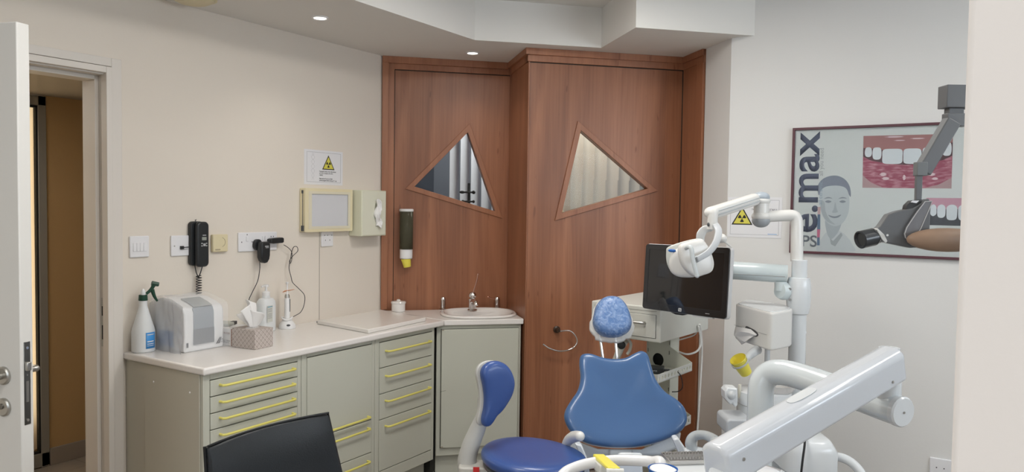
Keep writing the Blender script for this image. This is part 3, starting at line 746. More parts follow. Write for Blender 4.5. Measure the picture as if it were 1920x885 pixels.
obj('sleeve', MB().bb(-.03, .05, -.03, .05, 0, .014), mat('packet_grey', (.50, .51, .46), .5), rm, bevel=.003)
obj('corner_patch', MB().bb(.030, .051, .020, .051, .0, .0155), black_m, rm, bevel=.002)
# pump bottle
pb = thing('pump_bottle', 'large translucent pump bottle of hand gel behind the tissue box', 'pump bottle', (-3.048, 2.545, ZW+.0005), .2)
mb = MB()
rgs = []
for k, h in ((.92, 0), (1, .004), (1, .135), (.95, .150), (.75, .163), (.42, .168), (.42, .178)): rgs.append((k, h))
prev = None
for k, h in rgs:
    cur_ = [mb.bm.verts.new((x*k, y*k, h)) for x, y in superellipse(.036, .048, 32, 3)]
    if prev:
        for j in range(32): mb.bm.faces.new((prev[j], prev[(j+1) % 32], cur_[(j+1) % 32], cur_[j]))
    else: mb.bm.faces.new(cur_[::-1])
    prev = cur_
mb.bm.faces.new(prev); obj('bottle', mb, clear_b, pb)
mb = MB(); mb.bb(.0362, .037, -.036, .004, .05, .132); l2 = obj('label', mb, mat('pale_label', (.62, .63, .58), .5), pb)
mb = MB(); mb.bb(.037, .0374, -.034, .002, .124, .128); obj('blue_band', mb, mat('teal_ink', (.10, .32, .45), .5), l2)
mb = MB()
for z in (.115, .108, .101, .09, .083, .076, .069): mb.bb(.037, .0373, -.033, -.002, z, z+.002)
obj('print', mb, mat('grey_ink', (.3, .3, .3), .6), l2)
mb = MB(); mb.lathe([(.019, .178), (.019, .196), (.011, .200), (.006, .202), (.005, .222)]); obj('collar', mb, white_plastic, pb)
mb = MB(); mb.lathe([(.013, .222), (.013, .233), (0, .235)]); mb.tube([(.0, -.005, .228), (.012, -.035, .230), (.016, -.055, .227)], [.006, .005, .004], smooth=3); obj('pump_head', mb, white_plastic, pb)
# turquoise handpiece in a small holder
tq = thing('turquoise_handpiece', 'turquoise slim handpiece standing behind the tissue box', 'handpiece', (-3.06, 2.462, ZW+.0005))
mb = MB(); mb.lathe([(.018, 0), (.018, .03), (.010, .035), (.0, .035)]); obj('stand', mb, white_plastic, tq)
mb = MB(); mb.lathe([(.006, .03), (.008, .05), (.009, .115), (.007, .120)]); obj('grip', mb, mat('turquoise', (.12, .55, .60), .3), tq)
mb = MB(); mb.lathe([(.006, .120), (.005, .133), (.0018, .140), (.001, .160), (0, .161)]); obj('tip', mb, steel, tq)
# curing light in charger
lx = onZ(537.5, 611, ZW)
cl = thing('curing_light', 'white cordless curing light standing in its charger base', 'curing light', (-3.035, 2.668, ZW+.0005))
mb = MB(); mb.lathe([(.042, 0), (.043, .004), (.040, .020), (.030, .034), (.024, .040), (.022, .050), (.0, .050)]); bse = obj('charger', mb, white_plastic, cl)
q = Vector((.85, -.52, 0)); mb = MB(); mb.ball(q*.038+UZ*.020, .010, (1, 1, .5)); obj('display', mb, dark_grey, bse)
mb = MB(); mb.tube([Vector((math.cos(a), math.sin(a), 0))*.026+UZ*(.050+.006*math.sin(2*a)) for a in [2*PI*k/16 for k in range(16)]], .004, closed=True, n=8); obj('holder_ring', mb, white_plastic, cl)
mb = MB(); mb.lathe([(.014, .045), (.0145, .07), (.013, .150), (.0125, .165), (.010, .172)]); wnd = obj('wand', mb, white_plastic, cl)
mb = MB(); mb.bb(.0105, .0138, .0045, .0085, .085, .150); obj('button_strip', mb, dark_grey, wnd)
mb = MB(); mb.lathe([(.0128, .148), (.0128, .166), (.010, .173), (.0100, .175)]); obj('metal_neck', mb, steel, wnd)
mb = MB(); mb.lathe([(.009, .173), (.0045, .182), (.004, .225), (.0075, .230), (.0075, .237), (0, .238)]); obj('light_guide', mb, white_plastic, wnd)
mb = MB()
mb.grid(lambda u, v: Vector((-.012+.02*math.sin(v*3), -.020+u*.062, .186+.010*math.sin(v*PI)*(1-.5*u)+.006*u)), 8, 6)
obj('orange_shield', mb, mat('orange_shield', (.85, .36, .18), .3), wnd, solid=.002)

# ------------------------------------------------------------------ left wall fittings (local -y faces the room)
def lw(name, label, cat, y, z, group=None): return thing(name, label, cat, (WX, y, z), PI/2, group)
def plate(r, w_, h, d, m=None, b=.004, name='plate'): return obj(name, MB().bb(0, w_, -d, -.0003, 0, h), m or socket_m, r, bevel=b, seg=3)
r = lw('light_switch', 'white four-way light switch beside the door casing', 'switch', 1.867, 1.300); plate(r, .088, .092, .010)
for k in range(4): obj('rocker', MB().bb(.013+k*.0158, .0277+k*.0158, -.0135, -.009, .026, .062), socket_m, r, bevel=.0015)
r = lw('phone_socket', 'white wall socket plate that the phone line plugs into', 'socket', 2.06, 1.296); pl = plate(r, .145, .093, .009)
obj('jack', MB().bb(.045, .056, -.0105, -.008, .030, .045), dark_grey, r)
mb = MB()
for x in (.016, .129): mb.lathe([(.003, 0), (.003, .0015)], (x, -.009, .046), (0, -1, 0), n=10)
obj('screw', mb, steel, r)
mb = MB(); mb.tube([(.050, -.012, .038), (.062, -.022, .039), (.11, -.024, .041)], .0022, n=8); mb.bb(.043, .058, -.018, -.009, .031, .045); obj('phone_line', mb, rubber, r)
ph = lw('wall_telephone', 'slim black corded telephone hung on the wall', 'telephone', 2.152, 1.247)
mb = MB(); mb.prism(roundrect(-.005, .062, .002, .205, .018), (0, 0, 0), (1, 0, 0), (0, 0, 1), (0, -.026, 0)); obj('cradle', mb, black_m, ph, bevel=.005)
mb = MB(); mb.prism(roundrect(.010, .074, -.004, .204, .020), (0, -.027, 0), (1, 0, 0), (0, 0, 1), (0, -.024, 0)); hs = obj('handset', mb, dark_grey if False else black_m, ph, bevel=.009, seg=4)
obj('display', MB().bb(.034, .058, -.0525, -.050, .119, .134), mat('lcd', (.28, .30, .27), .3), hs, bevel=.001)
mb = MB()
for dx, dz in ((.034, .105), (.034, .094), (.058, .105), (.058, .094)): mb.bb(dx-.003, dx+.004, -.0525, -.050, dz-.003, dz+.002)
mb.bb(.041, .053, -.0528, -.050, .092, .104)
obj('button', mb, mat('button_grey', (.45, .46, .48), .5), hs, bevel=.001)
mb = MB(); mb.bb(.038, .056, -.0522, -.050, .140, .144); obj('brand_mark', mb, mat('button_grey', (.45, .46, .48), .5), hs)
mb = MB(); mb.tube([(.022, -.02, .205), (.026, -.022, .214), (.020, -.02, .210)], .002, n=6); obj('hook', mb, black_m, ph)
mb = MB()
mb.tube([(.020, -.018, .004), (.026, -.02, -.03), (.036, -.022, -.055)], .0022, n=8); mb.tube([(.044, -.04, -.002), (.042, -.03, -.03), (.036, -.022, -.055)], .0022, n=8)
pts = [Vector((.037+.012*math.cos(a), -.022+.010*math.sin(a), -.045-.0011*a)) for a in [k*.45 for k in range(0, 16*14)]]
pts = [Vector((.037+.0115*math.cos(k*.5), -.024+.0115*math.sin(k*.5), -.045-k*.5*.00185)) for k in range(0, 140)]
mb.tube(pts, .0021, n=6); obj('coiled_cord', mb, rubber, ph)
r = lw('round_dial_socket', 'small yellowed square plate right of the telephone', 'socket', 2.268, 1.306); plate(r, .084, .083, .020, cream_plastic, .005)
mb = MB(); mb.tube([Vector((.045+.022*math.cos(a), -.0205, .046+.022*math.sin(a))) for a in [(-75+150*k/16)*PI/180 for k in range(17)]], .0012, n=6); obj('dial_mark', mb, mat('cream_dark', (.40, .34, .22), .6), r)
obj('label_strip', MB().bb(.012, .04, -.0206, -.0195, .008, .014), mat('cream_dark', (.40, .34, .22), .6), r)
r = lw('multi_socket', 'wide white socket plate with switches and black plugs', 'socket', 2.419, 1.300); plate(r, .236, .094, .010)
for x in (.05, .148, .164): obj('rocker', MB().bb(x-.0065, x+.0065, -.0145, -.009, .050, .074), socket_m, r, bevel=.002)
mb = MB()
for x, z in ((.018, .047), (.080, .047), (.226, .047), (.203, .047), (.197, .07), (.212, .07), (.05, .083)): mb.bb(x-.002, x+.002, -.0106, -.0096, z-.003, z+.003)
obj('pin_hole', mb, dark_grey, r)
r = lw('power_adapter', 'chunky black mains adapter hanging from the wide socket', 'adapter', 2.510, 1.240)
mb = MB(); mb.prism([(0, .03), (.008, .012), (.024, 0), (.040, .004), (.052, .02), (.056, .04), (.057, .095), (.050, .108), (.006, .108), (0, .095)], (0, -.030, 0), (1, 0, 0), (0, 0, 1), (0, -.036, 0)); obj('body', mb, black_m, r, bevel=.007, seg=3)
mb = MB(); mb.prism(superellipse(.023, .028, 20, 2.3, .012, .092), (0, -.011, 0), (1, 0, 0), (0, 0, 1), (0, -.020, 0)); obj('plug', mb, black_m, r, bevel=.003)
mb = MB(); mb.bb(.022, .044, -.0665, -.0655, .083, .088); mb.bb(.026, .044, -.0665, -.0655, .077, .080); obj('print', mb, mat('button_grey', (.45, .46, .48), .5), r)
c0 = [onX(487, 491, WX+.045), onX(487, 505, WX+.04), onX(483, 527, WX+.03), onX(473, 548, WX+.03), onX(466, 565, WX+.035), onX(464, 590, WX+.05)]
obj('cable', MB().tube(c0, .0019, n=8, smooth=6), rubber, r, world=True)
r = lw('flat_plug', 'flat black plug in the wide socket with a looped cable', 'plug', 2.600, 1.335)
mb = MB(); mb.prism([(-.012, .004), (.005, 0), (.064, .002), (.072, .006), (.072, .026), (.064, .030), (.005, .028), (-.012, .024)], (0, -.012, 0), (1, 0, 0), (0, 0, 1), (0, -.032, 0)); obj('body', mb, black_m, r, bevel=.004, seg=3)
cpx = [(533, 459), (540, 464), (546, 472), (547, 488), (545, 493), (549, 480), (557, 470), (556, 463), (551, 463), (547, 472), (544, 484), (543, 494), (545, 490), (543, 503), (547, 520), (548, 527), (556, 537), (566, 549), (572, 556), (570, 572), (564, 585), (555, 591), (545, 596)]
cpx = [(533, 459), (541, 465), (547, 473), (547, 486), (544, 494), (543, 489), (549, 480), (558, 471), (557, 463), (551, 463), (547, 472), (545, 484), (542, 502), (546, 520), (549, 530), (560, 541), (571, 554), (570, 572), (564, 585), (555, 591), (545, 596)]
dep = [.03]*15+[.03, .03, .03, .03, .032, .035]
obj('cable', MB().tube([onX(a-(1 if i == 0 else 0), b, WX+.03+.004*math.sin(i*1.7)) for i, (a, b) in enumerate(cpx)], .0018, n=8, smooth=5), rubber, r, world=True)
r = lw('single_socket', 'single white round-pin socket below the film viewer', 'socket', 2.963, 1.304); plate(r, .088, .087, .009)
mb = MB()
for x, z in ((.044, .062), (.028, .035), (.060, .035), (.022, .062), (.075, .062)): mb.lathe([(.0028, 0), (.0028, .0006)], (x, -.009, z), (0, -1, 0), n=10)
obj('pin_hole', mb, dark_grey, r)
# film viewer
r = lw('film_viewer', 'cream framed X-ray film viewer with a blank pale screen', 'film viewer', 2.812, 1.388)
mb = MB(); mb.prism(roundrect(0, .352, 0, .234, .006), (0, -.002, 0), (1, 0, 0), (0, 0, 1), (0, -.042, 0), holes=[roundrect(.035, .320, .026, .208, .004)]); obj('frame', mb, mat('viewer_cream', (.78, .70, .47), .4), r, bevel=.003)
obj('screen', MB().bb(.034, .321, -.040, -.004, .025, .209), mat('viewer_screen', (.66, .67, .70), .25), r)
mb = MB(); mb.prism(roundrect(.024, .331, .016, .218, .004), (0, -.0438, 0), (1, 0, 0), (0, 0, 1), (0, -.002, 0), holes=[roundrect(.045, .315, .030, .204, .003)]); obj('screen_border', mb, mat('viewer_border', (.74, .69, .54), .5), r)
mb = MB(); mb.bb(-.006, .002, -.035, -.018, .005, .035); mb.bb(-.005, .001, -.030, -.020, .205, .222); mb.tube([(-.003, -.028, .03), (-.003, -.028, .21)], .0018, n=6); obj('side_catch', mb, dark_grey, r, bevel=.001)
# glove / tissue dispenser
r = lw('tissue_dispenser', 'pale green wall dispenser box with a tissue sticking out', 'dispenser', 3.178, 1.358)
obj('box', MB().bb(0, .205, -.100, -.001, 0, .262), pale_green_plastic, r, bevel=.004)
obj('front_plate', MB().bb(.006, .199, -.1025, -.099, .006, .256), mat('pale_green_light', (.74, .74, .61), .45), r, bevel=.002)
mb = MB(); mb.prism(superellipse(.022, .055, 24, 2.5, .125, .14), (0, -.1035, 0), (1, 0, 0), (0, 0, 1), (0, .0008, 0)); obj('slot', mb, mat('slot_shadow', (.35, .35, .27), .8), r)
def tf(u, v):
    x = .105+u*.045+.008*math.sin(v*9); z = .205-v*.155
    return Vector((x, -.106-.014*math.sin(PI*u)-.006*math.sin(v*11+u*5)-noise.noise(Vector((u*5, v*6, 0)))*.01, z+.01*math.sin(u*7)))
obj('tissue', MB().grid(tf, 12, 24), tissue_m, r, solid=.001)

def trefoil(r, cx, cz, sz, y=-.0016, stretch=1.0, tall=1.0):
    """yellow warning triangle with black border and radiation trefoil, on plane y"""
    h = sz*.87*tall
    tri = [(cx-sz/2, cz), (cx+sz/2, cz), (cx, cz+h)]
    mb = MB(); mb.prism(tri, (0, y, 0), (1, 0, 0), (0, 0, 1), (0, -.0003, 0)); bt = obj('warning_triangle', mb, mat('sign_black', (.02, .02, .02), .5), r, smooth=False)
    mb = MB(); mb.prism(inset_tri(tri, sz*.055), (0, y-.0003, 0), (1, 0, 0), (0, 0, 1), (0, -.0003, 0)); obj('yellow_field', mb, mat('sign_yellow', (.68, .62, .10), .5), bt, smooth=False)
    mb = MB(); c = (cx, cz+h*.36); R1 = sz*.19; R0 = sz*.045
    for a in (150, 30, -90):
        pl_ = []
        for k in range(9): t = math.radians(a-30+60*k/8); pl_.append((c[0]+R1*math.cos(t), c[1]+R1*math.sin(t)*tall))
        for k in range(9): t = math.radians(a+30-60*k/8); pl_.append((c[0]+R0*math.cos(t), c[1]+R0*math.sin(t)*tall))
        mb.prism(pl_, (0, y-.0006, 0), (1, 0, 0), (0, 0, 1), (0, -.0003, 0))
    mb.prism([(c[0]+sz*.026*math.cos(2*PI*k/16), c[1]+sz*.026*math.sin(2*PI*k/16)*tall) for k in range(16)], (0, y-.0006, 0), (1, 0, 0), (0, 0, 1), (0, -.0003, 0))
    obj('trefoil', mb, mat('sign_black', (.02, .02, .02), .5), bt, smooth=False)
ink = mat('sign_ink', (.06, .06, .07), .6)
r = lw('pregnancy_warning_notice', 'laminated white notice with a yellow radiation triangle above the film viewer', 'notice', 2.843, 1.643)
obj('sheet', MB().bb(0, .284, -.0016, -.0004, 0, .188), paper, r, smooth=False)
mb = MB(); mb.prism([(.018, .014), (.268, .014), (.268, .176), (.018, .176)], (0, -.0017, 0), (1, 0, 0), (0, 0, 1), (0, -.0002, 0), holes=[[(.0192, .0152), (.2668, .0152), (.2668, .1748), (.0192, .1748)]]); obj('border', mb, mat('grey_ink', (.3, .3, .3), .6), r, smooth=False)
trefoil(r, .175, .084, .092, tall=1.0)
text_mesh('Παρακαλώ, πείτε στον οδοντίατρο\nαν είστε ή νομίζετε ότι είστε\nέγκυος.\n\nPlease tell us if you are or think\nyou are pregnant before having an X - ray.', .0098, ink, r, 'lettering', (.108, -.0019, .070), width=.130, thick=.0002, bold=.0002)
mb = MB()
for ph_ in (0, PI): mb.tube([(.062+.012*math.sin(k*.42+ph_)*(1 if k < 30 else .7), -.0017, .160-k*.0033) for k in range(42)], .0005, n=5)
mb.tube([(.062+.006*math.cos(a), -.0017, .164+.006*math.sin(a)) for a in [2*PI*k/14 for k in range(14)]], .0005, n=5, closed=True)
obj('line_drawing', mb, mat('pale_ink', (.45, .45, .47), .6), r)
# far wall notice
r = thing('controlled_area_notice', 'laminated radiation caution notice half hidden behind the dental lamp arm', 'notice', (-1.160, FY, 1.399), 0)
obj('sheet', MB().bb(0, .272, -.0016, -.0004, 0, .206), paper, r, smooth=False)
mb = MB(); mb.prism([(.014, .014), (.258, .014), (.258, .192), (.014, .192)], (0, -.0017, 0), (1, 0, 0), (0, 0, 1), (0, -.0002, 0), holes=[[(.0152, .0152), (.2568, .0152), (.2568, .1908), (.0152, .1908)]]); obj('border', mb, mat('grey_ink', (.3, .3, .3), .6), r, smooth=False)
trefoil(r, .074, .064, .108)
text_mesh('ΠΡΟΣΟΧΗ ΡΑΔΙΟΛΟΓΙΚΑ Η\nΕΛΕΓΧΟΜΕΝΗ\nΑΠΑΓΟΡΕΥΕΤΑΙ', .0115, ink, r, 'lettering', (.185, -.0019, .140), align='CENTER', width=.125, thick=.0002)
text_mesh('CAUTION\nCONTROLLED AREA\nNO ENTRY', .0115, ink, r, 'lettering', (.182, -.0019, .096), align='CENTER', width=.11, thick=.0002)
mb = MB(); mb.bb(.205, .25, -.0019, -.0016, .018, .021); obj('small_print', mb, mat('blue_ink', (.2, .4, .7), .6), r)

# cup dispenser on the left wooden door
cd = thing('cup_dispenser', 'smoky tube cup dispenser with a yellow cup, on the wooden door frame', 'cup dispenser', ST(.392, 4.64, 1.165), R45)
smoke = mat('smoky_tube', (.16, .15, .10), .08, trans=.55, ior=1.15)
mb = MB(); mb.lathe([(.040, .108), (.040, .335)], (0, -.048, 0), cap=False); obj('tube', mb, smoke, cd, solid=.002)
mb = MB(); mb.lathe([(.042, .335), (.043, .340), (.043, .347), (.038, .350), (0, .350)], (0, -.048, 0)); obj('lid', mb, white_plastic, cd)
mb = MB(); mb.lathe([(.032, .050), (.038, .054), (.038, .108), (.034, .112), (0, .112)], (0, -.048, 0)); obj('base', mb, white_plastic, cd)
mb = MB(); mb.lathe([(.033, .112), (.034, .148), (0, .148)], (0, -.048, 0)); obj('stacked_cups', mb, mat('cup_stack', (.60, .50, .16), .5), cd)
obj('bracket', MB().bb(-.018, .018, -.012, -.0, .06, .33), mat('smoke_dark', (.10, .09, .06), .4), cd)
cp = thing('yellow_cup', 'yellow cup sticking out under the wall cup dispenser', 'cup', ST(.392+.004, 4.64-.048, 1.165), R45)
mb = MB(); mb.lathe([(.021, .0), (.022, .002), (.030, .052)], (.004, 0, 0), axis=(-.18, 0, 1)); obj('body', mb, yellow_cup, cp)

# towel ring on the right wooden door
tr = thing('towel_ring', 'thin chrome open towel ring on the right wooden door', 'towel ring', ST(1.218, 4.17, .838), R45)
mb = MB(); mb.lathe([(.020, 0), (.020, .006), (.012, .012), (.010, .045), (0, .045)], (0, 0, 0), (0, -1, 0), n=20); obj('mount', mb, mat('dark_bronze', (.05, .03, .02), .3), tr)
pp = [onp for onp in [on_plane(a, b, ST(0, 4.122, 0), ST(0, 1, 0)) for a, b in ((1050, 621), (1060, 620), (1070, 621), (1079, 630), (1082, 641), (1076, 651), (1063, 657), (1047, 658), (1030, 653), (1018, 645))]]
obj('ring', MB().tube(pp, .0048, smooth=6), chrome, tr, world=True)

# ------------------------------------------------------------------ poster
po = thing('dental_poster', 'large framed dental advertising poster with portrait and close-up teeth', 'poster', (-.845, FY, 1.330), 0)
PWd = 1.02; PH = .618
mb = MB(); mb.prism([(0, 0), (PWd, 0), (PWd, PH), (0, PH)], (0, -.001, 0), (1, 0, 0), (0, 0, 1), (0, -.018, 0), holes=[[(.012, .012), (PWd-.012, .012), (PWd-.012, PH-.012), (.012, PH-.012)]])
obj('frame', mb, mat('maroon_frame', (.10, .035, .045), .35), po, bevel=.002)
obj('print_sheet', MB().bb(.010, PWd-.010, -.006, -.002, .010, PH-.010), mat('poster_white', (.76, .765, .76), .5), po, smooth=False)
def pw(px, py):
    q = onY(px, py, FY-.007); return (q.x+.845, q.z-1.330)
def flat(name, pxpoly, m, lift, raw=False, parent=po):
    pl_ = pxpoly if raw else [pw(*p) for p in pxpoly]
    return obj(name, MB().prism(pl_, (0, -.0060-lift, 0), (1, 0, 0), (0, 0, 1), (0, -.00018, 0)), m, parent, smooth=False)
navy = mat('poster_navy', (.115, .125, .185), .5)
# rotated wordmark reading upwards
a_ = pw(1532, 436); b_ = pw(1536, 247)
text_mesh('e.max', .185, navy, po, 'wordmark', (a_[0]-.004, -.0068, a_[1]-.004), u=(0, 0, 1), v=(-1, 0, 0), width=b_[1]-a_[1]+.002, bold=.0035, thick=.0004)
text_mesh('IPS', .078, mat('poster_greytext', (.20, .21, .24), .5), po, 'wordmark_small', (pw(1494, 461)[0], -.0069, pw(1494, 461)[1]), bold=.001, thick=.0004)
text_mesh('all you need', .028, mat('poster_palegrey', (.42, .43, .45), .5), po, 'slogan', (pw(1543, 330)[0], -.0069, pw(1543, 330)[1]), u=(0, 0, 1), v=(-1, 0, 0), thick=.0003)
text_mesh('all ceramic', .026, mat('poster_bluegrey', (.33, .40, .50), .5), po, 'slogan', (pw(1541, 384)[0], -.0075, pw(1541, 384)[1]), u=(0, 0, 1), v=(-1, 0, 0), thick=.0003)
flat('colour_bar', [(1533, 388), (1539, 388), (1538, 402), (1533, 402)], mat('pale_pink', (.62, .42, .44), .5), .0014)
flat('colour_bar', [(1533, 402), (1538, 402), (1538, 430), (1532, 430)], mat('slate_blue', (.14, .20, .30), .5), .0014)
flat('colour_bar', [(1532, 430), (1538, 430), (1537, 445), (1532, 445)], mat('bar_pink', (.60, .18, .28), .5), .0014)
flat('colour_bar', [(1532, 445), (1537, 445), (1537, 460), (1532, 460)], mat('slate_blue', (.14, .20, .30), .5), .0014)
# portrait, built of soft flat tones
def sm(pts, k=5):
    q, _ = crom([Vector((x, y, 0)) for x, y in pts], 0, k, True); return [(v_.x, v_.y) for v_ in q]
flat('portrait_shoulders', sm([(1531, 470), (1540, 448), (1549, 436), (1560, 432), (1576, 434), (1590, 446), (1598, 458), (1602, 471), (1565, 472)]), mat('shirt_pale', (.66, .68, .70), .6), .0004)
flat('portrait_neck', sm([(1549, 408), (1550, 435), (1558, 448), (1568, 440), (1576, 425), (1578, 405)]), mat('skin_shadow', (.50, .53, .57), .6), .0006)
flat('portrait_hair', sm([(1535, 366), (1533, 350), (1541, 337), (1556, 330), (1572, 330), (1586, 338), (1594, 352), (1595, 369), (1590, 362), (1584, 352), (1566, 349), (1548, 351), (1539, 360)]), mat('hair_grey', (.27, .29, .36), .6), .0008)
flat('portrait_face', sm([(1536, 374), (1539, 358), (1549, 350), (1570, 348), (1586, 353), (1592, 368), (1592, 390), (1588, 406), (1579, 419), (1566, 424), (1553, 419), (1543, 406), (1538, 390)]), mat('skin_pale', (.60, .63, .66), .6), .0010)
fe = mat('feature_grey', (.30, .32, .37), .6); fe2 = mat('feature_soft', (.48, .51, .55), .6)
flat('portrait_face_shade', sm([(1540, 376), (1546, 380), (1548, 396), (1556, 412), (1566, 421), (1552, 416), (1543, 404), (1539, 390)]), fe2, .0012)
for xx in (1553, 1580):
    flat('portrait_eye', sm([(xx-6, 378), (xx, 375.5), (xx+6, 378), (xx, 380.5)]), fe, .0013)
    flat('portrait_brow', sm([(xx-8, 372.5), (xx, 369.5), (xx+8, 372), (xx, 371.8)]), fe, .0013)
flat('portrait_nose', sm([(1566, 379), (1569, 392), (1571, 397), (1566, 399), (1560, 398), (1563, 392)]), fe2, .0013)
flat('portrait_mouth', sm([(1553, 403), (1560, 405), (1567, 405.5), (1577, 402.5), (1572, 407.5), (1564, 409), (1557, 407)]), fe, .0013)
flat('portrait_collar', [(1556, 446), (1562, 452), (1577, 436), (1580, 441), (1566, 462), (1558, 458)], mat('collar_grey', (.45, .47, .50), .6), .0012)
# large smile picture
px0, px1, py0, py1 = 1619, 1787, 254, 352.5
def bx(u_, v_): 
    A_ = pw(1619, 255); B_ = pw(1787, 251); C_ = pw(1617, 352); D_ = pw(1784, 353.5)
    return ((A_[0]*(1-u_)+B_[0]*u_)*(1-v_)+(C_[0]*(1-u_)+D_[0]*u_)*v_, (A_[1]*(1-u_)+B_[1]*u_)*(1-v_)+(C_[1]*(1-u_)+D_[1]*u_)*v_)
skin = mat('lip_skin', (.50, .33, .34), .5); lip = bpy.data.materials.new('lip_gloss'); lip.use_nodes = True
nt = lip.node_tree; b_n = nt.nodes['Principled BSDF']; n_ = nt.nodes.new('ShaderNodeTexNoise'); tcx = nt.nodes.new('ShaderNodeTexCoord'); mpp = nt.nodes.new('ShaderNodeMapping'); mpp.inputs['Scale'].default_value = (18, 1, 60)
nt.links.new(tcx.outputs['Object'], mpp.inputs[0]); nt.links.new(mpp.outputs[0], n_.inputs['Vector']); n_.inputs['Scale'].default_value = 1.6; n_.inputs['Detail'].default_value = 5
rp = nt.nodes.new('ShaderNodeValToRGB'); rp.color_ramp.elements[0].position = .45; rp.color_ramp.elements[0].color = (.36, .075, .125, 1); rp.color_ramp.elements[1].position = .78; rp.color_ramp.elements[1].color = (.72, .38, .44, 1)
nt.links.new(n_.outputs['Fac'], rp.inputs[0]); nt.links.new(rp.outputs[0], b_n.inputs['Base Color']); b_n.inputs['Roughness'].default_value = .5
rawp = lambda L_: [bx(*q) for q in L_]
smile = flat('smile_picture', rawp([(0, 0), (1, 0), (1, 1), (0, 1)]), skin, .0004, raw=True)
sub = lambda nm, L_, m, lf: flat(nm, rawp(L_), m, lf, raw=True, parent=po)
sub('smile_upper_lip', [(0, .0), (1, 0), (1, .17), (.85, .27), (.6, .33), (.4, .33), (.2, .29), (0, .25)], mat('upper_lip', (.42, .20, .20), .5), .0006)
sub('smile_mouth_inside', [(0, .23), (.2, .27), (.4, .31), (.6, .31), (.85, .26), (1, .15), (1, .42), (.85, .52), (.6, .57), (.4, .57), (.15, .52), (0, .44)], mat('mouth_dark', (.12, .06, .07), .6), .0008)
lowlip = [(0, .40)]+[(u_/10, .44+.12*math.sin(PI*u_/10)) for u_ in range(1, 10)]+[(1, .40), (1, .80), (.86, .93), (.7, 1), (.25, 1), (.1, .90), (0, .76)]
sub('smile_lower_lip', lowlip, lip, .0010)
tooth = mat('tooth_white', (.80, .82, .86), .4)
for (u0, u1, v0, v1) in ((.02, .105, .24, .41), (.11, .215, .245, .46), (.225, .455, .275, .545), (.465, .665, .275, .545), (.675, .80, .26, .48), (.80, .885, .23, .44), (.89, .99, .17, .40)):
    c_ = [(u0+.01, v0), ((u0+u1)/2, v0-.02), (u1-.01, v0), (u1, (v0+v1)/2), (u1-.012, v1-.02), ((u0+u1)/2, v1), (u0+.012, v1-.02), (u0, (v0+v1)/2)]
    q, _ = crom([Vector((*bx(*z_), 0)) for z_ in c_], 0, 4, True)
    flat('smile_tooth', [(z_.x, z_.y) for z_ in q], tooth, .0012, raw=True)
hl = mat('lip_highlight', (.78, .60, .64), .5)
for (cu_, cv_, ru, rv) in ((.24, .74, .045, .035), (.27, .82, .05, .03), (.78, .74, .05, .03), (.82, .82, .04, .025), (.48, .80, .02, .05), (.36, .03, .12, .015), (.62, .07, .09, .012), (.42, .10, .07, .01)):
    sub('smile_gloss', [(cu_+ru*math.cos(2*PI*k/14)*(1 if k % 2 else .6), cv_+rv*math.sin(2*PI*k/14)) for k in range(14)], hl, .0013)
# lower-right small smile picture
def b2(u_, v_):
    A_ = pw(1737, 371); B_ = pw(1793, 371); C_ = pw(1737, 421); 
    return (A_[0]+(B_[0]-A_[0])*u_, A_[1]+(C_[1]-A_[1])*v_)
f2 = lambda nm, L_, m, lf: flat(nm, [b2(*q) for q in L_], m, lf, raw=True)
f2('teeth_picture', [(0, 0), (1.9, 0), (1.9, 1.02), (0, 1.02)], mat('picture_dark', (.09, .09, .105), .5), .0004)
f2('teeth_picture_gum', [(0, 0), (1.9, 0), (1.9, .32), (1.2, .40), (.6, .42), (.2, .40), (0, .35)], mat('gum_pink', (.62, .33, .42), .5), .0006)
for (u0, u1, v1) in ((.0, .12, .58), (.14, .36, .68), (.38, .66, .74), (.69, 1.05, .82), (1.08, 1.42, .82), (1.45, 1.75, .74)):
    c_ = [(u0+.02, .32), ((u0+u1)/2, .24), (u1-.02, .32), (u1, .55), (u1-.03, v1-.05), ((u0+u1)/2, v1), (u0+.03, v1-.05), (u0, .5)]
    q, _ = crom([Vector((*b2(*z_), 0)) for z_ in c_], 0, 4, True); flat('picture_tooth', [(z_.x, z_.y) for z_ in q], tooth, .0008, raw=True)
obj('glazing', MB().bb(.011, PWd-.011, -.0125, -.0110, .011, PH-.011), glass_m, po, smooth=False)
# small socket low on the far wall
r = thing('wall_socket', 'small white socket low on the far wall near the frame edge', 'socket', (-.20, FY, .335), 0); plate(r, .086, .086, .010)
for x in (.028, .058): obj('pin_hole', MB().lathe([(.003, 0), (.003, .0006)], (x, -.010, .043), (0, -1, 0), n=10), dark_grey, r)
#PART2
# ------------------------------------------------------------------ trolley cabinet with shelves
tc_ = thing('equipment_trolley', 'grey metal trolley with a one-drawer box above perforated shelves', 'trolley', (-1.196, 3.121, 0), math.radians(-6))
box_m = mat('trolley_grey', (.62, .62, .57), .4)
bx_ = obj('drawer_box', MB().bb(-.355, 0, 0, .50, .957, 1.112), box_m, tc_, bevel=.006, seg=3)
mb = MB(); mb.prism([(-.335, .974), (-.022, .974), (-.022, 1.078), (-.335, 1.078)], (0, -.0005, 0), (1, 0, 0), (0, 0, 1), (0, -.0006, 0), holes=[[(-.3335, .9755), (-.0235, .9755), (-.0235, 1.0765), (-.3335, 1.0765)]])
mb.bb(-.34, -.02, -.0011, -.0005, 1.0925, 1.0935); obj('reveal', mb, dark_gap, tc_, smooth=False)
dr = obj('drawer', MB().bb(-.3333, -.0237, -.004, .001, .9757, 1.0763), box_m, tc_, bevel=.0015)
mb = MB(); mb.tube([(-.25, -.002, 1.040), (-.25, -.020, 1.040), (-.24, -.026, 1.040), (-.085, -.026, 1.040), (-.075, -.020, 1.040), (-.075, -.002, 1.040)], .0062, n=12); obj('handle', mb, steel, dr)
mb = MB()
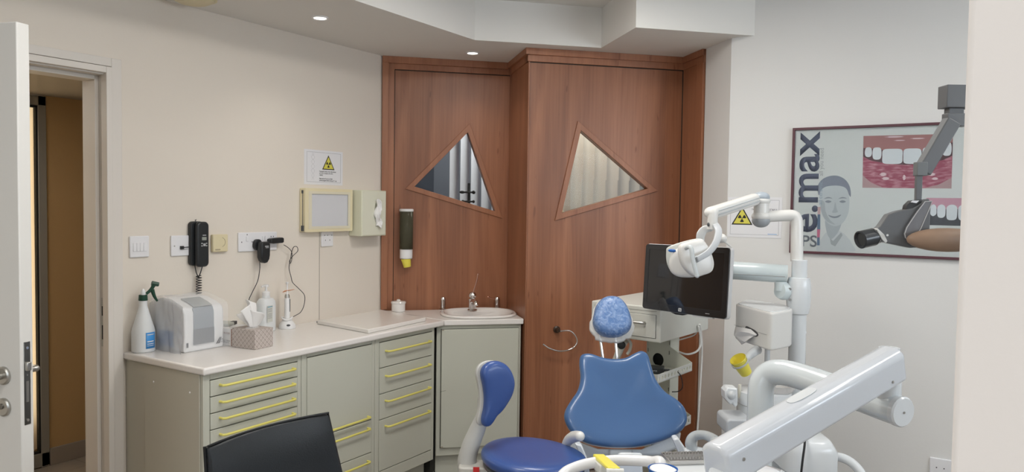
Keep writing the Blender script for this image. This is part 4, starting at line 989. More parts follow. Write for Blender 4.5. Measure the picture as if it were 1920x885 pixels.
hole = [(-.112+.0285*math.cos(2*PI*k/28), .84+.034*math.sin(2*PI*k/28)*.9) for k in range(28)]
hole2 = [(a, b-.40) for a, b in hole]; hole3 = [(a, b-.62) for a, b in hole]
slots = []
for z in (.915, .87, .70, .64, .56, .50, .44, .34, .28):
    for x in (-.166, -.058): slots.append([(x, z), (x+.004, z), (x+.004, z+.018), (x, z+.018)])
mb.prism([(-.172, .09), (-.050, .09), (-.050, .957), (-.172, .957)], (0, .20, 0), (1, 0, 0), (0, 0, 1), (0, .004, 0), holes=[hole, hole2, hole3, *slots])
obj('column_panel', mb, cab_m, tc_, smooth=False)
mb = MB(); mb.bb(-.054, -.050, .204, .29, .09, .957); mb.bb(-.172, -.168, .204, .29, .09, .957); mb.bb(-.172, -.05, .286, .29, .09, .957)
obj('column_side', mb, cab_m, tc_, bevel=.001)
obj('column_inside', MB().bb(-.166, -.056, .225, .23, .10, .95), dark_gap, tc_, smooth=False)
mb = MB(); mb.bb(-.30, .05, -.12, .42, .05, .09); obj('base_plate', mb, cab_m, tc_, bevel=.004)
for a, b in ((-.27, -.09), (.02, -.09), (-.27, .39), (.02, .39)):
    c_ = obj('castor', MB().lathe([(.018, -.010), (.024, -.007), (.024, .007), (.018, .010)], (a, b, .0255), (1, 0, 0), n=18), dark_grey, tc_)
for zt in (.812, .572, .36):
    sh = obj('shelf', MB().bb(-.235, .058, -.135, .20, zt, zt+.003), cab_m, tc_, smooth=False)
    hs_ = [[(-.12+.030*k+.0085*math.cos(2*PI*j/14), zt+.019+.0085*math.sin(2*PI*j/14)) for j in range(14)] for k in range(11)]
    mb = MB(); mb.prism([(-.135, zt), (.20, zt), (.20, zt+.038), (-.135, zt+.038)], (.056, 0, 0), (0, 1, 0), (0, 0, 1), (.002, 0, 0), holes=hs_)
    obj('perforated_lip', mb, mat('lip_pale', (.66, .66, .61), .45), sh, smooth=False)
    hf = [[(-.22+.030*k+.0085*math.cos(2*PI*j/14), zt+.019+.0085*math.sin(2*PI*j/14)) for j in range(14)] for k in range(9)]
    mb = MB(); mb.prism([(-.235, zt), (.058, zt), (.058, zt+.038), (-.235, zt+.038)], (0, -.135, 0), (1, 0, 0), (0, 0, 1), (0, .002, 0), holes=hf)
    obj('perforated_lip', mb, mat('lip_pale', (.66, .66, .61), .45), sh, smooth=False)
    mb = MB(); mb.prism([(-.050, zt), (.058, zt), (.058, zt+.038), (-.050, zt+.095)], (0, .198, 0), (1, 0, 0), (0, 0, 1), (0, .003, 0)); obj('gusset', mb, cab_m, sh, smooth=False)
def tl(x, y, z): return wmat(tc_) @ Vector((x, y, z))
q0 = tl(-.055, .03, .816)
ad = thing('black_power_supply', 'black power brick lying on the upper trolley shelf', 'power supply', q0, .35)
obj('brick', MB().bb(-.055, .055, -.026, .026, .0, .030), black_m, ad, bevel=.004)
mb = MB(); mb.tube([(.055, 0, .015), (.078, 0, .015)], .005); mb.tube([(-.055, 0, .015), (-.09, .005, .018)], [.012, .010]); obj('strain_relief', mb, black_m, ad)
text_mesh('AC ADAPTER', .010, mat('button_grey', (.45, .46, .48), .5), ad, 'lettering', (-.02, -.0264, .010), width=.045, thick=.0003)
obj('cable', MB().tube([(.078, 0, .015), (.10, -.005, .018), (.125, -.02, .0), (.135, -.01, -.05), (.12, .0, -.075), (.09, .0, -.08)], .0022, n=8, smooth=5), rubber, ad)
q1 = tl(-.13, -.02, .816)
ca = thing('coiled_black_cable', 'black cable coil on the upper trolley shelf behind the chair back', 'cable', q1)
obj('coil', MB().tube([Vector((.048*math.cos(k*.35), .04*math.sin(k*.35), .006+.0008*k+.004*math.sin(k*.9))) for k in range(60)]+[Vector((.09, -.05, .045)), Vector((.125, -.06, .0)), Vector((.135, -.06, -.05))], .004, n=8), rubber, ca)
# white handheld camera hanging beneath the box
q2 = tl(-.225, .07, .90)
hc = thing('handheld_scanner', 'white handheld device with a round black lens hung below the trolley box', 'scanner', q2, .1)
mb = MB(); mb.tube([(-.045, 0, -.085), (-.025, 0, -.04), (-.008, 0, .01), (.006, 0, .035)], [.014, .016, .021, .022], smooth=4, n=16); mb.tube([(.020, .01, .04), (.034, .01, .02), (.030, .01, -.01), (.018, .01, -.03)], .007, smooth=4); obj('body', mb, mat('warm_white', (.70, .69, .64), .35), hc)
mb = MB(); mb.lathe([(.019, 0), (.019, .006), (.014, .009), (0, .009)], (0, -.019, .015), (.1, -1, .15)); obj('lens', mb, black_m, hc)
obj('hook', MB().tube([(.006, .005, .03), (.006, .01, .055)], .004), steel, hc)
# white cables at the trolley's rear corner
wcb = thing('white_cable_loop', 'white cables hanging down behind the trolley box corner', 'cable', tl(.02, .50, 0))
pts_ = [(1310, 612, 3.58), (1314, 640, 3.60), (1310, 655, 3.60), (1300, 662, 3.6), (1286, 664, 3.6), (1270, 658, 3.62), (1262, 650, 3.62)]
obj('loop', MB().tube([P(a, b, d) for a, b, d in pts_], .0048, n=8, smooth=5), white_cable, wcb, world=True)
pts_ = [(1312, 608, 3.58), (1315, 630, 3.62), (1316, 665, 3.63), (1313, 720, 3.62), (1310, 770, 3.6), (1306, 830, 3.58), (1302, 900, 3.5), (1300, 960, 3.5)]
obj('drop', MB().tube([P(a, b, d) for a, b, d in pts_], .0046, n=8, smooth=5), white_cable, wcb, world=True)
pts_ = [(1262, 640, 3.66), (1285, 634, 3.66), (1303, 627, 3.64), (1311, 612, 3.6)]
obj('upper_run', MB().tube([P(a, b, d) for a, b, d in pts_], .0035, n=8, smooth=5), white_cable, wcb, world=True)

# ------------------------------------------------------------------ patient chair
ch_o = P(1170, 838, 2.95); ch_o.z = 0
pc = thing('patient_chair', 'blue upholstered dental patient chair with pale grey frame', 'dental chair', ch_o)
Bb, Bt = P(1168, 838, 2.92), P(1150, 668, 3.09)
axu = (Bt-Bb).normalized(); axr = CR.copy(); nb = axr.cross(axu).normalized()
if nb.dot(CF) > 0: nb = -nb
def onb(px, py, off=0): return on_plane(px, py, Bb+nb*off, nb)
ol = [(1097, 664), (1110, 665), (1128, 671), (1150, 674), (1172, 672), (1190, 663), (1203, 659), (1214, 666), (1220, 685), (1229, 712), (1246, 735), (1268, 750), (1283, 766), (1288, 786), (1281, 804), (1262, 818), (1235, 829), (1200, 837), (1168, 839), (1130, 837), (1095, 829), (1072, 812), (1059, 790), (1059, 772), (1070, 752), (1083, 732), (1088, 708), (1086, 684), (1088, 669)]
q, _ = crom([onb(a, b) for a, b in ol], 0, 4, True)
cc = onb(1168, 762)
obj('backrest', MB().pillow(q, nb, .040, .020, rings=12, e1=.33, e2=.8, dish=.030, center=cc), blue_tone, pc, world=True, ang=80)
ol2 = [cc+(p-cc)*.985-nb*.022 for p in q]
obj('back_shell', MB().pillow(ol2, nb, .012, .03, rings=6, e1=.3, center=cc-nb*.022), unit_white, pc, world=True, ang=80)
hb = [(1113, 590), (1117, 575), (1128, 562), (1143, 557), (1160, 560), (1173, 573), (1181, 592), (1184, 608), (1179, 621), (1164, 630), (1147, 632), (1129, 629), (1116, 618), (1111, 604)]
nh = (nb+UZ*-.05).normalized()
def onh(px, py, off=0): return on_plane(px, py, P(1148, 598, 3.12)+nh*off, nh)
q, _ = crom([onh(a, b) for a, b in hb], 0, 4, True)
hm = bpy.data.materials.new('wrapped_blue_vinyl'); hm.use_nodes = True; nt = hm.node_tree; bb_ = nt.nodes['Principled BSDF']; N = nt.nodes.new; L = nt.links.new
tc = N('ShaderNodeTexCoord'); mu = N('ShaderNodeTexNoise'); mu.inputs['Scale'].default_value = 52; mu.inputs['Detail'].default_value = 9; mu.inputs['Distortion'].default_value = 1.2; L(tc.outputs['Object'], mu.inputs['Vector'])
r_ = N('ShaderNodeValToRGB'); r_.color_ramp.elements[0].position = .40; r_.color_ramp.elements[1].position = .75; r_.color_ramp.elements[0].color = (.10, .19, .40, 1); r_.color_ramp.elements[1].color = (.26, .37, .58, 1)
L(mu.outputs['Fac'], r_.inputs[0]); L(r_.outputs[0], bb_.inputs['Base Color']); bb_.inputs['Roughness'].default_value = .25
bu = N('ShaderNodeBump'); bu.inputs['Strength'].default_value = .5; bu.inputs['Distance'].default_value = .006; L(mu.outputs['Fac'], bu.inputs['Height']); L(bu.outputs[0], bb_.inputs['Normal'])
hr = obj('headrest', MB().pillow(q, nh, .045, .035, rings=12, e1=.42, e2=.75, center=onh(1148, 598)), hm, pc, world=True, ang=80)
hcn = onh(1148, 600, -.02)
q2_ = [hcn+(p-onh(1148, 598))*(1.14+.07*noise.noise(Vector((i*.9, 0, 0))))+Vector((0, 0, -.010)) for i, p in enumerate(q)]
obj('wrap', MB().pillow(q2_, nh, .012, .035, rings=7, e1=.4, wr=.006, center=hcn), mat('cling_wrap', (.80, .80, .77), .3, alpha=.62, bump=.5, bscale=50), hr, world=True, ang=80)
for a0_, b0_, a1_, b1_ in ((1124, 636, 1132, 684), (1153, 638, 1158, 684)):
    obj('headrest_rod', MB().tube([P(a0_, b0_-12, 3.14), P(a1_, b1_, 3.12)], .0062, n=14), chrome, pc, world=True)
# frame under the backrest, seat, base
mb = MB()
mb.prism([(-.21, .0), (-.19, .045), (-.09, .01), (.08, .01), (.18, .055), (.235, .085), (.225, .02), (.15, -.012), (.05, -.02), (-.09, -.02), (-.15, -.045)], Bb-nb*.05+UZ*-.005, axr, UZ, -nb*.05)
obj('yoke', mb, unit_white, pc, bevel=.010, world=True, seg=3)
mb = MB(); a_, b_ = P(1164, 838, 3.0), P(1164, 838, 3.0); mb.prism([(-.047, .0), (.043, .0), (.047, -.14), (-.05, -.14)], Bb-nb*.035, axr, UZ, -nb*.06)
obj('hinge_column', mb, unit_white, pc, bevel=.008, world=True)
seat_c = Bb+nb*.33; seat_c.z = .50
so_ = [seat_c+axr*x+CF*y for x, y in superellipse(.26, .30, 36, 3)]
obj('seat', MB().pillow(so_, UZ, .045, .045, rings=9, e1=.3), blue_tone, pc, world=True, ang=80)
lg = seat_c-CF*.62; lg.z = .44
so_ = [lg+axr*x+CF*y for x, y in superellipse(.21, .36, 36, 3.4)]
obj('leg_rest', MB().pillow(so_, UZ, .04, .04, rings=8, e1=.3), blue_tone, pc, world=True, ang=80)
bc = seat_c.copy(); bc.z = 0
def cbox(c, hx, hy, z0, z1, m, name, bev=.02):
    mb = MB(); mb.prism([(-hx, -hy), (hx, -hy), (hx, hy), (-hx, hy)], Vector((c.x, c.y, z0)), axr, CF, (0, 0, z1-z0)); return obj(name, mb, m, pc, bevel=bev, world=True, seg=3)
cbox(bc-CF*.12, .15, .50, .36, .43, unit_white, 'seat_frame'); cbox(bc, .12, .20, .09, .36, unit_grey, 'lift_cover'); cbox(bc+CR*.04, .16, .42, .001, .09, unit_grey, 'base_plate')
mb = MB(); mb.prism([(-.05, .42), (.05, .42), (.045, .56), (-.045, .56)], Bb-nb*.09-UZ*Bb.z, axr, UZ, nb*.30); obj('back_link', mb, unit_white, pc, bevel=.01, world=True)
# left arm
mb = MB(); q = [P(1060, 838, 2.83), P(1066, 826, 2.80), P(1076, 819, 2.76), P(1087, 818, 2.70)]
mb.tube(q, [.016, .019, .021, .018], smooth=5, n=16); mb.ball(q[-1], .018); al = obj('armrest', mb, unit_warm, pc, world=True)
mb = MB(); mb.prism([(1080, 832), (1092, 838), (1103, 868), (1106, 889), (1098, 889), (1092, 862)][:0] or [(0, 0), (.026, -.006), (.055, -.075), (.058, -.135), (.040, -.135), (.026, -.07)], P(1078, 832, 2.84), axr, UZ, CF*.045)
obj('arm_bracket', mb, unit_white, al, bevel=.005, world=True)
# right arm
mb = MB(); pr_ = [(1301, 846, 2.74), (1295, 834, 2.74), (1298, 822, 2.74), (1308, 816, 2.73), (1322, 816, 2.70), (1335, 822, 2.66), (1343, 828, 2.62)]
mb.tube([P(*z_) for z_ in pr_], [.019, .020, .019, .017, .016, .018, .019], smooth=5, n=16); mb.ball(P(1343, 828, 2.62), .019, (1.2, 1, .9)); ar = obj('armrest', mb, mat('arm_grey', (.50, .53, .54), .3, coat=.2), pc, world=True)
A1, A2 = P(1282, 852, 2.74), P(1318, 850, 2.74); mb = MB(); d_ = (A2-A1).normalized(); mb.lathe([(.020, 0), (.024, .003), (.024, .028), (.0235, .029), (.0235, .0305), (.024, .0315), (.024, .055), (.020, (A2-A1).length)], A1, d_, n=24); obj('arm_joint', mb, unit_white, ar, world=True)
mb = MB(); mb.prism([(0, 0), (.020, .006), (.064, -.058), (.062, -.11), (.034, -.11), (.034, -.075)], P(1262, 824, 2.78), axr, UZ, CF*.05); obj('arm_bracket', mb, unit_white, ar, bevel=.006, world=True)

# ------------------------------------------------------------------ dental stool
sc_ = P(1001, 858, 2.70); st = thing('dentist_stool', 'royal blue dentist stool with a curved paddle backrest', 'stool', (sc_.x, sc_.y, 0))
so_ = []
for k in range(44):
    a = 2*PI*k/44; x = .188*math.cos(a); y = .182*math.sin(a)*(1-.08*math.cos(a)); so_.append(sc_+CR*x+CF*y+UZ*(-.012*(x/.188)-.0))
so_ = [p for p in so_]
obj('seat', MB().pillow(so_, UZ, .034, .034, rings=12, e1=.42, e2=.8, dish=.010), blue_pad2, st, world=True, ang=80)
so2 = [sc_+(p-sc_)*.96-UZ*.030 for p in so_]
obj('seat_pan', MB().pillow(so2, UZ, .012, .016, rings=5, e1=.25), dark_grey, st, world=True, ang=80)
bko = [(902, 700), (907, 686), (919, 678), (934, 677), (948, 684), (958, 698), (963, 717), (960, 736), (951, 754), (940, 770), (929, 781), (922, 792), (915, 799), (906, 798), (904, 788), (908, 768), (909, 745), (906, 722)]
nk = (CR*.55-CF*.83+UZ*.05).normalized(); pk = P(930, 735, 2.68)
ub = (CR*.83+CF*.55).normalized()
q, _ = crom([on_plane(a, b, pk, nk) for a, b in bko], 0, 4, True)
ck = on_plane(930, 728, pk, nk)
obj('backrest', MB().pillow(q, nk, .022, .022, rings=11, e1=.4, e2=.75, center=ck), blue_pad2, st, world=True, ang=80)
sh_ = [ck+(p-ck)*1.0-nk*.020-ub*.008 for p in q]
obj('backrest_shell', MB().pillow(sh_, nk, .006, .022, rings=6, e1=.35, center=ck-nk*.020-ub*.008), mat('stool_grey', (.50, .50, .48), .4), st, world=True, ang=80)
mb = MB(); pts_ = [(903, 745, 2.74), (905, 775, 2.75), (895, 805, 2.76), (884, 832, 2.76), (876, 862, 2.76), (878, 890, 2.76)]
rr_ = [.014, .024, .031, .034, .036, .036]
mb.tube([P(*z_) for z_ in pts_], rr_, smooth=4, n=8); obj('back_support', mb, mat('stool_grey', (.5, .5, .48), .4), st, world=True, ang=50)
pd = P(892, 872, 2.74); mb = MB(); mb.prism(roundrect(-.06, .075, -.045, .045, .02), Vector((pd.x, pd.y, pd.z-.05)), CR, CF, (0, 0, .055)); hu = obj('mechanism_housing', mb, mat('stool_pale', (.55, .54, .50), .4), st, bevel=.006, world=True)
mb = MB(); f_ = P(893, 882, 2.688); mb.prism([(-.011, -.014), (.011, -.014), (.011, .012), (-.011, .012)], f_, CR, UZ, -CF*.004); obj('red_label', mb, red_m, hu, world=True, smooth=False)
gz = sc_.z-.05
mb = MB(); mb.bb(-.09, .02, -.03, .03, gz-.03, gz); obj('cross_arm', mb, dark_grey, st, bevel=.005)
mb = MB(); mb.lathe([(.014, .30), (.014, gz-.01)]); mb.lathe([(.025, .10), (.025, .34), (.0, .34)]); obj('gas_column', mb, steel, st)
for k in range(5):
    a = 2*PI*k/5+yaw+PI/5+PI; a += 0; e_ = Vector((math.cos(a)*.235, math.sin(a)*.235, .075)); lg_ = obj('base_leg', MB().tube([(0, 0, .11), e_], [.024, .014], n=10), unit_grey, st)
    obj('castor', MB().lathe([(.02, -.012), (.027, -.009), (.027, .009), (.02, .012)], (e_.x, e_.y, .0275), (-math.sin(a), math.cos(a), 0), n=18), dark_grey, lg_)

# ------------------------------------------------------------------ black office chair
oA, oB = P(386, 836, 1.86), P(612, 776, 2.17)
zt_ = (oA.z+oB.z)/2; oA.z = oB.z = zt_
ux = (oB-oA); wd_ = ux.length; ux.normalize(); fn = ux.cross(UZ).normalized()
if fn.x < 0: fn = -fn
oc = thing('office_chair', 'black leather chair seen over its backrest in front of the drawers', 'chair', (oA.x+ux.x*wd_/2-.0, oA.y+ux.y*wd_/2, 0))
mid = (oA+oB)/2
def backf(u, v):
    cv = .030*(1-(2*u-1)**2); return mid+ux*(u*.12*(1-v))+ux*((u-.5)*wd_)*(1+.10*(1-v)*.0)-fn*(cv)+UZ*(-.56*(1-v))+fn*(.05*(1-v))
mb = MB(); nu, nv = 22, 16
fr = [[backf(i/nu, j/nv) for j in range(nv+1)] for i in range(nu+1)]
def pad(i, j):
    e_ = min(i, nu-i)/nu; t_ = min(j, nv-j)/nv
    return .012+.016*min(1, e_*7)**.5*min(1, t_*8)**.5
F1 = [[mb.bm.verts.new(fr[i][j]+fn*pad(i, j)+ux*(.010*noise.noise(fr[i][j]*9))*(1 if i in (0, nu) else 0)+UZ*(.006*noise.noise(fr[i][j]*7) if j == nv else 0)) for j in range(nv+1)] for i in range(nu+1)]
F2 = [[mb.bm.verts.new(fr[i][j]-fn*pad(i, j)*.8) for j in range(nv+1)] for i in range(nu+1)]
for i in range(nu):
    for j in range(nv):
        mb.bm.faces.new((F1[i][j], F1[i+1][j], F1[i+1][j+1], F1[i][j+1])); mb.bm.faces.new((F2[i][j], F2[i][j+1], F2[i+1][j+1], F2[i+1][j]))
for i in range(nu):
    for j in (0, nv): mb.bm.faces.new((F1[i][j], F1[i+1][j], F2[i+1][j], F2[i][j]))
for j in range(nv):
    for i in (0, nu): mb.bm.faces.new((F1[i][j], F1[i][j+1], F2[i][j+1], F2[i][j]))
obk = obj('backrest', mb, leather, oc, world=True, bevel=.007, seg=3, ang=60)
mb = MB()
for s_, e0 in ((0, oA), (1, oB)):
    mb.tube([backf(s_, 1)+(-ux if s_ == 0 else ux)*.004+UZ*.001, backf(s_, .5)+(-ux if s_ == 0 else ux)*.004, backf(s_, 0)+(-ux if s_ == 0 else ux)*.004], .0035, n=8)
mb.tube([backf(k/12, 1)+UZ*.003+fn*.010 for k in range(13)], .0028, n=8)
obj('piping', mb, mat('piping_black', (.01, .011, .012), .35), obk, world=True)
sc2 = mid+fn*.27; sc2.z = .47
mb = MB(); so_ = [sc2+ux*x+fn*y for x, y in superellipse(.235, .235, 36, 4)]; mb.pillow(so_, UZ, .04, .04, rings=8, e1=.25); obj('seat', mb, leather, oc, world=True, ang=80)
mb = MB()
mb.tube([Vector((mid.x, mid.y, zt_-.50))-fn*.02, Vector((mid.x, mid.y, .42))+fn*.0, sc2-UZ*.06-fn*.05], .018, n=10, smooth=4); obj('back_bracket', mb, black_m, oc, world=True)
mb = MB(); mb.lathe([(.030, .10), (.030, .26), (.016, .27), (.016, .43)], (sc2.x, sc2.y, 0)); obj('gas_column', mb, black_m, oc, world=True)
for k in range(5):
    a = 2*PI*k/5+.3; b0 = Vector((sc2.x, sc2.y, .12)); e_ = Vector((sc2.x+math.cos(a)*.28, sc2.y+math.sin(a)*.28, .08)); lg_ = obj('base_leg', MB().tube([b0, e_], [.026, .015], n=10), black_m, oc, world=True)
    obj('castor', MB().lathe([(.02, -.012), (.0275, -.009), (.0275, .009), (.02, .012)], (e_.x, e_.y, .028), (-math.sin(a), math.cos(a), 0), n=18), black_m, lg_, world=True)

# ------------------------------------------------------------------ dental unit (column, spittoon body, tissue housing)
pc0 = P(1493, 700, 3.0); px_, py_ = pc0.x, pc0.y
du = thing('dental_unit', 'white dental unit column with spittoon body, tissue housing and floor cabinet', 'dental unit', (px_, py_, 0))
def zat(py, D=3.0, px=1493): return P(px, py, D).z
mb = MB(); mb.lathe([(.034, .30), (.032, zat(588))], (0, 0, 0), cap=True); obj('post', mb, unit_white, du)
mb = MB(); mb.lathe([(.034, zat(588)), (.040, zat(586)), (.043, zat(578)), (.046, zat(560)), (.046, zat(540)), (.043, zat(526)), (.039, zat(520)), (.031, zat(519))]); bl = obj('post_bulge', mb, unit_white, du)
mb = MB()
for yy in (542, 562):
    c_ = P(1481, yy, 2.958); mb.lathe([(.0055, 0), (.0055, .003), (.003, .003)], c_-Vector((px_, py_, 0)), (-CF+CR*-.25), n=14)
obj('screw', mb, mat('screw_grey', (.35, .36, .36), .3, metal=.8), bl)
# tissue housing
Lp, Cp, Rp_, Kp, Kl = P(1377, 600, 3.06), P(1447, 600, 2.80), P(1489, 600, 2.91), P(1478, 600, 3.02), P(1400, 600, 3.22)
pol = [(p.x-px_, p.y-py_) for p in (Lp, Cp, Rp_, Kp, Kl)]
def round_poly(pts, rs, n=6):
    out = []; N_ = len(pts)
    for i in range(N_):
        p = Vector(pts[i]); a = (Vector(pts[i-1])-p).normalized(); b = (Vector(pts[(i+1) % N_])-p).normalized(); r = rs[i]
        for k in range(n+1):
            t = k/n; out.append(tuple((p+a*r)*(1-t)**2+p*2*t*(1-t)+(p+b*r)*t*t))
    return out
rp_ = round_poly(pol, [.03, .03, .05, .03, .05])
mb = MB(); mb.prism(rp_, (0, 0, 1.022), (1, 0, 0), (0, 1, 0), (0, 0, .142)); ho = obj('tissue_housing', mb, unit_warm, du, bevel=.007, seg=3)
mb = MB(); rp2 = [(Vector(p)-Vector((sum(a for a, b in rp_)/len(rp_), sum(b for a, b in rp_)/len(rp_))))*.93+Vector((sum(a for a, b in rp_)/len(rp_), sum(b for a, b in rp_)/len(rp_))) for p in rp_]
mb.prism([tuple(p) for p in rp2], (0, 0, 1.1635), (1, 0, 0), (0, 1, 0), (0, 0, .003)); obj('lid', mb, unit_white, ho, bevel=.002)
fd = (Cp-Lp); fd.z = 0; fl_ = fd.length; fd.normalize(); fnn = Vector((fd.y, -fd.x, 0))
if fnn.dot(CF) > 0: fnn = -fnn
Lb = Vector((Lp.x-px_, Lp.y-py_, 0))
def onf(px, py, off=0.0): return on_plane(px, py, Lp+fnn*off, fnn)
sl_c, _ = crom([onf(a_, b_, .0004) for a_, b_ in ((1398, 612), (1408, 615), (1418, 621), (1422, 628), (1418, 631.5), (1408, 630), (1398, 627))], 0, 4, True)
mb = MB(); mb.pillow(sl_c, fnn, .0006, .0004, rings=3, e1=.2); obj('slot', mb, mat('slot_dark', (.10, .10, .10), .8), ho, world=True)
mb = MB(); zs = 1.092; mb.prism([(.0, 0), (fl_-.03, 0), (fl_-.03, .0012), (0, .0012)], Lb+fnn*.0003+UZ*1.078, fd, UZ, fnn*.0005); obj('seam', mb, mat('slot_dark2', (.33, .33, .32), .8), ho)
mb = MB(); mb.tube([P(1489, 624, 2.98), P(1507, 623, 2.98)], .0085, n=12); mb.ball(P(1507, 623, 2.98), .0105); obj('peg', mb, unit_white, du, world=True)
# cup holder arm and ring
mb = MB(); mb.tube([P(1420, 656, 2.90), P(1408, 664, 2.84), P(1398, 676, 2.80)], [.018, .016, .010], smooth=5, n=12)
cax = (P(1400, 700, 2.80)-P(1384, 673, 2.78)).normalized(); cpo = P(1384, 674, 2.78)
mb.lathe([(.0285, .012), (.0325, .012), (.0325, .018), (.0285, .018)], cpo, cax, n=28, cap=False); obj('cup_holder', mb, unit_grey, du, world=True)
yc = thing('yellow_beaker', 'yellow beaker tilted in the holder of the dental unit', 'cup', cpo)
mb = MB(); mb.lathe([(.0305, -.004), (.0312, -.002), (.0295, .0), (.0270, .012), (.0215, .066), (.0, .068)], (0, 0, 0), cax, cap=False); mb.lathe([(.0, .062), (.0200, .062), (.0275, .006), (.0292, -.004)], (0, 0, 0), cax, cap=False); obj('body', mb, yellow_cup, yc)
ts = thing('pulled_tissue', 'white tissue hanging out of the slot of the unit housing', 'tissue', P(1412, 625, 2.92))
rows = [[(1419, 627, .002), (1408, 617.5, .004), (1394, 614, .010), (1379, 613, .014)], [(1418, 629, .003), (1404, 624, .016), (1390, 622, .024), (1377, 622, .020)],
        [(1416, 630, .003), (1404, 629, .010), (1388, 631, .016), (1376, 628, .026)], [(1413, 630.5, .004), (1405, 635, .018), (1396, 641, .022), (1384, 638, .018)], [(1409, 631, .004), (1404, 636, .014), (1398, 642, .016), (1391, 646.5, .012)]]
def tsf(u, v):
    a = u*(len(rows)-1); i = min(int(a), len(rows)-2); fu = a-i; b = v*3; j = min(int(b), 2); fv = b-j
    g = lambda ii, jj: onf(*rows[ii][jj])
    return (g(i, j)*(1-fu)+g(i+1, j)*fu)*(1-fv)+(g(i, j+1)*(1-fu)+g(i+1, j+1)*fu)*fv
obj('sheet', MB().grid(tsf, 20, 12), tissue_m, ts, world=True, solid=.0008, ang=50)
# spittoon body
bc_ = P(1432, 760, 2.95); bcx, bcy = bc_.x-px_, bc_.y-py_
def rel(v): return Vector((v.x-px_, v.y-py_, v.z))
def loft(mb, secs, n=36, e=2.6):
    """secs: (cx,cy,rx,ry,z) ; axes CR/CF"""
    prev = None
    for cx_, cy_, rx_, ry_, z_ in secs:
        cur_ = [mb.bm.verts.new(Vector((cx_, cy_, z_))+CR*x+CF*y) for x, y in superellipse(rx_, ry_, n, e)]
        if prev:
            for j in range(n): mb.bm.faces.new((prev[j], prev[(j+1) % n], cur_[(j+1) % n], cur_[j]))
        else: mb.bm.faces.new(cur_[::-1])
        prev = cur_
    mb.bm.faces.new(prev); return mb
z1_, z2_ = zat(731, 2.95), zat(786, 2.95)
mb = MB(); loft(mb, [(bcx, bcy, .075, .07, z2_-.28), (bcx, bcy, .085, .075, z2_-.02), (bcx, bcy, .098, .09, z2_+.02), (bcx, bcy, .100, .092, z1_-.03), (bcx, bcy, .098, .09, z1_-.004), (bcx, bcy, .090, .084, z1_)]); sbod = obj('spittoon_body', mb, unit_white, du, bevel=.0)
mb = MB(); loft(mb, [(bcx, bcy, .1012, .0932, z1_-.052), (bcx, bcy, .1012, .0932, z1_-.050)]); obj('seam', mb, mat('slot_dark2', (.33, .33, .32), .8), sbod)
bwl = rel(P(1458, 722, 2.92))
mb = MB(); mb.lathe([(.0, .0), (.045, .0), (.060, .012), (.068, .032), (.070, .034), (.066, .033), (.055, .018), (.0, .010)], (bwl.x, bwl.y, bwl.z-.028), n=32, cap=False); obj('spittoon_bowl', mb, ceramic, du)
mb = MB(); mb.lathe([(.052, z1_-.005), (.052, bwl.z-.026)], (bwl.x, bwl.y, 0)); obj('bowl_foot', mb, unit_warm, du)
tp = rel(P(1438, 690, 2.98)); mb = MB(); mb.lathe([(.0105, z1_-.01), (.0105, 1.03)], (tp.x, tp.y, 0), n=16); obj('cup_filler', mb, unit_white, du)
pg = rel(P(1387, 724, 2.93)); mb = MB(); mb.lathe([(.006, z1_-.03), (.006, pg.z+.006), (.0, pg.z+.008)], (pg.x, pg.y, 0), n=14); obj('hose_peg', mb, mat('peg_cream', (.70, .68, .58), .4), du)
mb = MB(); o_ = rel(P(1371, 745, 2.86))
mb.prism([(-.024, .022), (-.014, .036), (.024, .034), (.026, -.030), (.018, -.040), (.006, -.024), (-.002, -.030), (-.022, -.006)], o_, CR, UZ, CF*.06); ih = obj('instrument_holder', mb, unit_white, du, bevel=.006)
mb = MB(); mb.ball(o_+Vector((0, 0, .008))-CF*.002, .015, (1, 1, 1.1)); obj('holder_socket', mb, unit_grey, ih)
o_ = rel(P(1383, 802, 2.80)); mb = MB(); mb.prism(roundrect(-.040, .060, -.032, .030, .014), o_, CR, UZ, CF*.14); obj('side_box', mb, mat('box_grey', (.47, .49, .51), .35), du, bevel=.006)
# floor cabinet of the unit
o_ = rel(P(1505, 840, 2.85)); zb1, zb0 = zat(803, 2.9), zat(869, 2.85)
mb = MB(); loft(mb, [(o_.x, o_.y, .099, .12, zb0), (o_.x, o_.y, .098, .12, zb1-.045), (o_.x-.01, o_.y, .085, .11, zb1-.008), (o_.x-.012, o_.y, .075, .10, zb1)], n=44, e=5); obj('upper_cabinet', mb, unit_white, du)
mb = MB(); loft(mb, [(o_.x-.004, o_.y, .072, .105, .08), (o_.x-.004, o_.y, .072, .105, zb0)], n=44, e=6); obj('lower_cabinet', mb, unit_grey, du)
dls = rel(P(1424, 885, 2.15)); lc = Vector((dls.x, dls.y, 0))
mb = MB(); loft(mb, [((o_.x+lc.x)/2, (o_.y+lc.y)/2, .14, .52, .001), ((o_.x+lc.x)/2, (o_.y+lc.y)/2, .13, .51, .10)], n=44, e=5); obj('floor_plinth', mb, unit_grey, du)
mb = MB(); mb.lathe([(.034, zb1-.005), (.034, .75)]); obj('post_sleeve', mb, unit_white, du)
hh = [(1546, 852, 2.84), (1565, 855, 2.82), (1588, 862, 2.80), (1606, 876, 2.78), (1618, 896, 2.76), (1622, 930, 2.74), (1610, 970, 2.72), (1580, 990, 2.72)]
obj('suction_hose', MB().tube([P(*z_) for z_ in hh], .0165, n=16, smooth=6), unit_white, du, world=True)
kb = thing('black_cable', 'thin black cable running down along the dental unit column', 'cable', P(1508, 870, 2.93))
kk = [(1510, 582, 3.0), (1509, 640, 3.0), (1508, 700, 2.985), (1507, 760, 2.97), (1508, 800, 2.80), (1509, 830, 2.72), (1505, 862, 2.70), (1501, 900, 2.70), (1498, 950, 2.70)]
